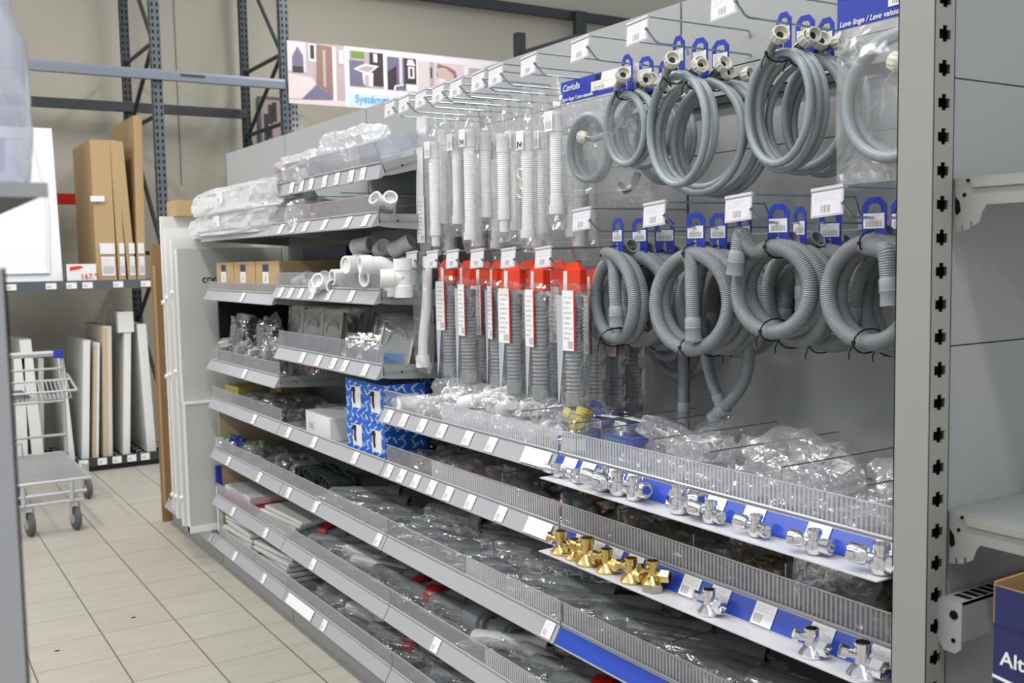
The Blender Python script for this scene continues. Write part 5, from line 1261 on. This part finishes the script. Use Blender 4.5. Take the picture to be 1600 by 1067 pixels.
p = at(1310, 925, 0, 1.42)
r = EMP[0].place((1.435, p.y+.03, zB+.045), (.35, .9, .9), (1.5, 1.25, 1.5), 'large clear bag draped over the lower ribbed guard near the end post', None); r['category'] = 'bag'
# ---- third level: grey pipes
def row(protos, seed, y0, y1, x0, x1, z, n, tpl, cat, group, rz=.35, s=(.95, 1.15), layers=1, dz=.05, tilt=.06):
    heap(protos, scatter(seed, y0, y1, x0, x1, z, n, layers, dz, s, tilt, rz), tpl, cat, group)
row(GPB, 11, 2.0, 2.95, 1.535, 1.57, zC, 8, 'bagged grey pipe, centre bay third shelf, %s', 'bagged pipe', 'bagged grey pipes on the third shelf', rz=.45)
row(GPB, 12, 2.05, 2.9, 1.62, 1.70, zC, 6, 'bagged grey pipe at the back of the centre third shelf, %s', 'bagged pipe', 'bagged grey pipes at the back of the third shelf', rz=.45)
row(GPB, 112, 2.1, 2.9, 1.54, 1.62, zC+.06, 5, 'bagged grey pipe lying on top of the centre third shelf, %s', 'bagged pipe', 'bagged grey pipes on top of the third shelf', rz=.5)
row(GPB+EMP, 13, 1.2, 1.98, 1.535, 1.57, zC, 7, 'bagged dark pipe behind the lowest ribbed guard at right, %s', 'bagged pipe', 'bagged pipes on the lower right shelf', rz=.3)
row(RPB, 14, 2.0, 3.0, 1.535, 1.57, zD, 7, 'bagged trap pipe on the low centre shelf, %s', 'bagged pipe', 'bagged trap pipes on the low shelf', rz=.3)
row(RPB+GPB, 15, 2.0, 3.0, 1.62, 1.68, zD, 6, 'bagged trap pipe, back of low centre shelf, %s', 'bagged pipe', 'bagged pipes at the back of the low shelf', rz=.3)
row(RPB+GPB, 16, 1.9, 3.0, 1.535, 1.57, zE, 7, 'bagged trap pipe on the bottom centre shelf, %s', 'bagged pipe', 'bagged pipes on the bottom shelf', rz=.3)
# ---- left bays lower
row(GPB+EMP, 17, 3.05, 3.6, 1.535, 1.57, zC, 6, 'bagged dark pipe right of the sockets on the third shelf, %s', 'bagged pipe', 'bagged dark pipes near the sockets', rz=.6)
row(RPB, 18, 3.05, 4.0, 1.535, 1.57, zD, 7, 'crumpled trap pipe bag on the low shelf under the sockets, %s', 'bagged pipe', 'trap pipe bags under the sockets', rz=.3)
row(RPB+EMP, 19, 3.05, 4.0, 1.60, 1.66, zD, 6, 'crumpled clear bag at the back under the sockets, %s', 'bagged pipe', 'clear bags at the back under the sockets', rz=.3)
row(RPB+EMP, 20, 3.05, 3.98, 1.535, 1.57, zE, 7, 'crumpled bag on the base shelf of the left centre bay, %s', 'bagged pipe', 'crumpled bags on the base shelf', rz=.3)
# dark green-grey sockets, open ends to the aisle
def mk_dsock():
    r = thing('grey_pipe_socket', None, None); m = MB(); m.x = Matrix.Translation((0, 0, .024))
    m.lathe([(.0175, .05), (.019, 0), (.0235, 0), (.0235, .035), (.020, .037), (.020, .10), (.0235, .102), (.0235, .13), (.018, .13), (.018, .06), (.001, .05)], (-.01, 0, 0), (1, .1, 0), 18, cap=False)
    m.build('socket_body', 'darkp', r, True); return r
DS = Proto(mk_dsock); k = 0
for L in range(2):
    for i in range(8-L):
        y = 3.62+i*.056+L*.028; k += 1
        r = DS.place((1.455+.01*(i % 3), y, zC+L*.044), (0, 0, .1*(i % 3-1)), 1, 'dark grey-green socket, %s in the %s row, third shelf' % (ORD[7-L-i], 'upper' if L else 'lower'), 'dark pipe sockets on the third shelf'); r['category'] = 'pipe fitting'
heap(BLK, scatter(21, 4.1, 4.95, 1.48, 1.58, zC, 6, 1, s=(1, 1.3)), 'dark bag of rubber parts on the far third shelf, %s', 'bagged parts', 'dark bags on the far third shelf')
heap([mk_parts_bag(22, 'green', film='filmd', lab=False, n=2, s=1.4), mk_parts_bag(23, 'tagblue', film='filmd', lab=False, n=2, s=1.4)], [(1.46, 4.93, zC+.03, .4, 1.2, .1), (1.46, 4.78, zC+.03, 1.4, 1.2, .1), (1.5, 4.66, zC+.03, 2, 1.2, .1)], 'flat green and blue bag, far end of third shelf, %s', 'bagged parts', 'green and blue bags')
heap(BLK, scatter(24, 4.1, 4.8, 1.48, 1.6, zB, 7, 1, s=(1, 1.4)), 'dark bag of fittings on the far waist shelf, %s', 'bagged parts', 'dark bags on the far waist shelf')
heap(BLK, scatter(241, 3.2, 3.95, 1.60, 1.7, zB, 5, 1, s=(1.2, 1.6)), 'dark bag lying behind the white carton, %s', 'bagged parts', 'dark bags behind the white carton')
carton('yellow_open_box', 'small open yellow green box at the far end of the waist shelf', 'carton', 1.45, 4.86, zB, .2, .16, .09, 'yellow', .1)
carton('beige_flap_box', 'beige flap box standing behind the yellow green box', 'carton', 1.62, 4.72, zB, .12, .12, .14, 'wood', .1)
# white carton
x = 1.445
r = carton('white_carton', 'plain white carton standing on the grey shelf left of the blue cartons', 'carton', x, (3.864+3.50)/2+.05, zB, .20, .30, .088, 'paper', -.06, None, (.07, .06, .08, .045), 'lab2')
# blue printed cartons
def bluebox():
    n = NT('blue_carton_with_pale_strokes'); u, v = n.uv()[0], n.uv()[1]
    def dash(a, ka, kb, ph):
        p = n.M('ADD', n.M('MULTIPLY', u, cos(a)), n.M('MULTIPLY', v, sin(a))); q = n.M('SUBTRACT', n.M('MULTIPLY', v, cos(a)), n.M('MULTIPLY', u, sin(a)))
        pp = n.M('ADD', n.M('MULTIPLY', p, ka), ph); fl = n.M('FLOOR', pp)
        return n.M('MULTIPLY', n.M('LESS_THAN', n.M('FRACT', pp), .26), n.M('LESS_THAN', n.M('FRACT', n.M('ADD', n.M('MULTIPLY', q, kb), n.M('MULTIPLY', fl, .377))), .45))
    f = n.M('MAXIMUM', dash(.5, 6., 2.6, .1), dash(-.9, 5., 2.2, .5))
    n.put(n.mix(n.M('MULTIPLY', f, .8), lin((26, 96, 196)), lin((190, 214, 240))), n.b.inputs['Base Color']); n.b.inputs['Roughness'].default_value = .35
    return n.m
M['bluebox'] = bluebox()
bcs = [(3.285, 0, 'lower left'), (3.125, 0, 'lower right'), (3.285, 1, 'upper left'), (3.125, 1, 'upper right')]
for i, (y, lv, w) in enumerate(bcs):
    r = carton('blue_printed_carton', 'blue carton with pale strokes and trap picture, %s of the four' % w, 'carton', 1.412, y, zB+.001+lv*.134, .155, .155, .132, 'bluebox', 0, 'blue cartons with pale strokes', (.075, .075, -.015, .072), 'paper')
    m = MB(); yc = -.008; m.tube([(-.003, yc+.01, .095), (-.003, yc+.01, .068), (-.003, yc+.004, .05)], .004, 6); m.lathe([(.001, 0), (.010, .002), (.006, .016)], (-.004, yc+.01, .09), (0, 0, 1), 10); m.build('trap_picture', 'dark', r)
r = carton('blue_printed_carton', 'blue carton behind the front four, partly hidden by the clear guard', 'carton', 1.575, 3.25, zB+.135, .155, .155, .132, 'bluebox', 0, 'blue cartons with pale strokes')
# red and white packs, white tile stacks
def flat_pack(label, x, y, z, dx, dy, dz, mat, rz=0, cat='pack', name='flat_pack', group=None, rng=0):
    r = thing(name, label, cat, (x, y, z), rz, group)
    m = MB(); b = .004; m.loft([[(-dx/2+b, -dy/2+b, 0), (dx/2-b, -dy/2+b, 0), (dx/2-b, dy/2-b, 0), (-dx/2+b, dy/2-b, 0)], [(-dx/2, -dy/2, b), (dx/2, -dy/2, b), (dx/2, dy/2, b), (-dx/2, dy/2, b)], [(-dx/2, -dy/2, dz-b), (dx/2, -dy/2, dz-b), (dx/2, dy/2, dz-b), (-dx/2, dy/2, dz-b)], [(-dx/2+b, -dy/2+b, dz), (dx/2-b, -dy/2+b, dz), (dx/2-b, dy/2-b, dz), (-dx/2+b, dy/2-b, dz)]]); m.build('pack_body', mat, r)
    return r
flat_pack('red soft pack under the white wrapped pack at far left', 1.53, 4.72, zD, .22, .40, .042, 'red', .08)
r = flat_pack('white film wrapped pack lying on the red pack', 1.535, 4.76, zD+.043, .22, .36, .04, 'paper', .03); put_mesh('clear_wrap', blob_mesh(.122, .195, .032, 3, 3, .1), 'film3b', r)
for i in range(5):
    flat_pack('white flat tile on the second lowest shelf, %s of the pile' % ['bottom', 'second from bottom', 'middle', 'second from top', 'top'][i], 1.568+.008*(i % 3), 4.30-.035*i, zD+.0195*i, .28, .40, .017, 'white', [-.02, .04, .0, .10, .05][i], 'tile', 'white_tile', 'white tiles on the second lowest shelf')
for i in range(6):
    flat_pack('white flat tile on the far base shelf, %s in the left pile' % ['lowest', 'second from bottom', 'third from bottom', 'third from top', 'second from top', 'topmost'][i], 1.56+.008*(i % 3), 4.78, zE+.0245*i, .28, .38, .019, 'white', [0, .05, -.03, .06, 0, .08][i], 'tile', 'white_tile', 'white tiles in the left base pile')
for i in range(5):
    flat_pack('white flat tile on the base shelf, %s in the right pile' % ['lowest', 'second', 'third', 'fourth', 'topmost'][i], 1.57+.008*(i % 3), 4.33, zE+.0245*i, .28, .38, .019, 'white', [.02, .05, -.03, .08, .12][i], 'tile', 'white_tile', 'white tiles in the right base pile')
# ---- upper left
z2 = DK(1.655)
def wrap(label, x, y, z, a, b, c, seed, amp=.14):
    r = thing('film_wrapped_bundle', label, 'bundle', (x, y, z), 0, 'white wrapped bundles on the high shelf')
    put_mesh('white_wrap', blob_mesh(a, b, c, seed, 4, amp, .5), 'wrapw', r)
    m = MB(); m.x = Matrix.Translation((0, 0, c*.75))
    prof = []
    for i in range(41): prof.append((c*.62+(.003 if i % 2 else -.003), -b*.86+i*b*1.72/40))
    m.lathe(prof, (0, 0, 0), (0, 1, 0), 16); m.build('ribbed_white_duct', 'pvc', r, True)
    bag_label(r, (-a*1.03, b*.1, c*.9), .09, .05, 'lab', (pi/2, 0, -pi/2))
    return r
M['wrapw'] = clear_mat('crinkled_white_wrap', (.96, .97, .97, 1), .84, .95, .3, 1.0, 14, gloss=.1)
wrap('upper white film wrapped bundle of ribbed duct on the high shelf', 1.47, 4.55, z2+.10, .11, .66, .072, 51)
wrap('lower white film wrapped bundle of ribbed duct overhanging the shelf end', 1.48, 4.62, z2+.0, .115, .70, .068, 52)
r = EMP[0].place((1.47, 3.78, z2), (0, 0, .3), (1.3, 1.6, 2.2), 'clear crinkled bag at the right end of the white bundles', None); r['category'] = 'bag'
# brown cartons
M['labtop'] = label_mat('label_with_dark_top', bar=(.3, .7, .12, .4), top=(.62, 1.0), topc=(52, 56, 84), lines=2)
z3b = DK(1.375)
for i, (y0, y1, w) in enumerate([(4.67, 4.94, 'leftmost'), (4.36, 4.66, 'middle'), (4.05, 4.35, 'rightmost')]):
    r = carton('brown_carton', 'brown cardboard carton with a white printed label, %s of three' % w, 'carton', 1.425, (y0+y1)/2, z3b, .30, y1-y0, .155, 'card', 0, 'brown cartons on the left shelf', (.075, .085, .02, .1), 'labtop')
    m = MB(); m.box(-.0012, -.0004, -(y1-y0)*.32, (y1-y0)*.32, .05, .053); m.build('tear_line', 'cardd', r)
p = at(418, 388, 0, 1.74); carton('dark_blue_carton', 'dark blue carton in the shade behind the brown cartons', 'carton', 1.70, 4.25, z3b, .10, .5, .21, 'navy')
# rubber parts in shiny film
def rubber(seed):
    r = thing('bagged_rubber_part', None, None)
    m = MB(); m.tube(smooth_path([(0, -.05, .03), (0, -.055, .10), (0, -.02, .15), (0, .03, .145), (0, .055, .10), (0, .05, .03)], 2), .024, 14); m.build('rubber_bend', 'bags', r, True)
    m = MB(); m.lathe([(.01, 0), (.022, .001), (.022, .008), (.01, .009)], (-.032, .0, .04), (1, 0, 0), 14); m.build('red_cap', 'red', r, True)
    film_bag(r, .05, .085, .115, seed, 'filmsh', 3, .22)
    return r
DRK = [Proto(lambda: rubber(31)), Proto(lambda: rubber(32))]
M['filmsh'] = clear_mat('very_shiny_clear_film', (.985, .985, .99, 1), .03, .3, .07, 1.0, 26, gloss=.2, ridges=.4)
z4b = DK(1.035)
for i, (x, y, z, s, rz, lab) in enumerate([(1.50, 4.78, z4b+.05, 1.0, .2, 'shiny film bag with black rubber bend, upper left of the group'), (1.50, 4.40, z4b+.05, 1.05, -.1, 'shiny film bag with black rubber bend, upper right of the group'),
        (1.45, 4.90, z4b, .65, 1.0, 'small shiny bag of black rubber at the shelf end'), (1.45, 4.62, z4b, .7, .3, 'small shiny bag of black rubber between the two big ones'), (1.46, 4.22, z4b, .85, .4, 'shiny bag of black rubber in front right'), (1.45, 4.45, z4b, .6, .9, 'small shiny bag of black rubber at the front guard'), (1.60, 4.15, z4b, 1.1, .1, 'shiny bag of black rubber at the back right')]):
    r = DRK[i % 2].place((x, y, z), (0, 0, rz), s, lab, 'black rubber bends in shiny film'); r['category'] = 'bagged part'
# drain grates
def mk_grate(w, h):
    def f():
        r = thing('bagged_drain_grate', None, None); m = MB()
        for q in ((-w/2, -w/2+.008, 0, h), (w/2-.008, w/2, 0, h)): m.box(-.008, .008, q[0], q[1], q[2], q[3])
        m.box(-.008, .008, -w/2, w/2, 0, .008); m.box(-.008, .008, -w/2, w/2, h-.008, h); m.build('steel_frame', 'steel', r)
        m = MB(); m.box(-.002, .004, -w/2+.008, w/2-.008, .008, h-.008); m.build('insert_plate', 'paintd', r)
        m = MB(); m.tube([(-.005, cos(a)*w*.30, h*.52+sin(a)*w*.36) for a in [.1+k*.25 for k in range(12)]], .004, 6); m.build('curved_seal', 'steel', r, True)
        m = MB(); m.box(-.0035, -.0022, -w*.3, w*.3, h*.12, h*.32); m.build('blue_print', 'b_bl', r)
        m = MB(); m.box(-.012, .011, -w/2-.004, w/2+.004, -.0, h+.012); m.build('clear_bag', 'film2', r)
        return r
    return Proto(f)
M['b_bl'] = pbr('mid_blue_print', (60, 120, 180), .4, 0, .4, .1, 60)
GRL, GRS = mk_grate(.14, .17), mk_grate(.11, .10)
z4 = DK(1.16)
for i, (px, x, P_, lean, rz, lab) in enumerate([(463, 1.56, GRL, .1, .1, 'tall bagged drain grate at the far left of its shelf, set back'), (485, 1.50, GRL, .15, .25, 'bagged drain grate with blue print, first full plate from left'), (516, 1.49, GRL, .15, .2, 'bagged drain grate with blue print, second full plate from left'), (540, 1.56, GRL, .2, .2, 'bagged drain grate set back in the middle of the shelf'), (572, 1.60, GRL, .2, -.3, 'bagged drain grate at the back behind the two small ones'),
        (552, 1.45, GRS, .45, .45, 'small bagged drain grate tilted at the front, left one of two'), (577, 1.45, GRS, .45, .45, 'small bagged drain grate tilted at the front, right one of two'), (598, 1.52, GRL, .35, .4, 'bagged drain grate leaning second from the shelf right end'), (612, 1.47, GRL, .38, .5, 'bagged drain grate leaning at the right end of the shelf')]):
    r = P_.place((x, yat(px, x, 1.2), z4), (0, lean, rz), 1, lab, 'bagged steel drain grates'); r['category'] = 'drain grate'
m = MB(); m.box(1.66, 1.80, 3.04, 3.34, z4, z4+.14); 
tag(m.build('steel_box', 'steel', None), 'dull steel box at the back right end of the grate shelf', 'box')
# ---- top tilted shelf: white bags
M['filmw'] = clear_mat('bright_crinkled_white_film', (.95, .96, .96, 1), .5, .8, .2, 1.0, 24, gloss=.15)
def mk_topbag(seed, a, b, c, red=False):
    def f():
        r = thing('white_fittings_bag', None, None)
        put_mesh('clear_bag', blob_mesh(a, b, c, seed, 4, .2), 'filmw', r)
        rnd = random.Random(seed)
        for k in range(4):
            m = MB(); m.x = Matrix.Translation((rnd.uniform(-.5, .5)*a, rnd.uniform(-.6, .6)*b, c*rnd.uniform(.3, .8))) @ Euler((rnd.uniform(0, 3), rnd.uniform(0, 3), 0)).to_matrix().to_4x4()
            m.lathe([(.016, -.03), (.022, -.03), (.022, .03), (.016, .03), (.015, 0), (.001, 0)], n=16, cap=False); m.build('white_coupling', 'pvc', r, True)
        if red:
            m = MB(); m.lathe([(.02, -.03), (.040, -.02), (.044, .005), (.03, .03), (.01, .035)], (-a*.35, b*1.0, c*.8), (-.2, 1, .1), 16); m.build('red_bag_end', 'red', r, True)
        return r
    return Proto(f)
TB = [mk_topbag(61, .09, .20, .07, True), mk_topbag(62, .10, .16, .085)]
U1Z = lambda x: 1.931-(XB-x)*math.tan(.28)-.02
for i, (P_, x, y, dz, lab) in enumerate([(TB[0], 1.50, 3.80, 0, 'white film bag with red closed end at the left of the top shelf'), (TB[1], 1.56, 3.52, .015, 'tall crinkled white film bag with couplings in the middle of the top shelf'), (TB[1], 1.66, 3.70, .01, 'white film bag with pale red print behind on the top shelf')]):
    r = P_.place((x, y, U1Z(x)+dz-.0), (0, -.28, .08*i), 1, lab, 'white film bags on the top shelf'); r['category'] = 'bag'
m = MB(); m.box(-.02, .02, -.07, .07, 0, .004)
r = thing('red_print_tag', 'pale red printed patch on the rear white bag', 'tag', (1.60, 3.66, U1Z(1.6)+.128)); m.build('patch', 'red', r)
# clear tray box at the right end of the top shelf
r = thing('clear_divider_tray', 'clear plastic divider tray with small white parts at right end of top shelf', 'tray', (1.42, 3.10, U1Z(1.42)), 0); r.rotation_euler = (0, -.28, 0)
m = MB(); m.box(0, .30, -.07, -.067, 0, .09); m.box(0, .30, .067, .07, 0, .09); m.box(0, .003, -.07, .07, 0, .05); m.build('tray_walls', 'acryl', r)
m = MB(); m.tube([(0, -.07, 0), (0, -.07, .09), (.30, -.07, .09)], .002, 6); m.tube([(0, .07, 0), (0, .07, .09), (.3, .07, .09)], .002, 6); m.build('tray_edges', 'acryl2', r, True)
for i, dx in enumerate((.06, .16, .25)):
    t = MB(); t.box(-.03, .03, -.05, .05, 0, .03); o = t.build('small_white_box', 'pvc', None, False, (1.42+dx, 3.10, U1Z(1.42+dx)+.002)); o.rotation_euler = (0, -.28, 0)
    tag(o, 'small white box inside the clear divider tray, %s' % ['nearest the aisle', 'middle one', 'farthest back'][i], 'box', 'small white boxes in the clear tray')
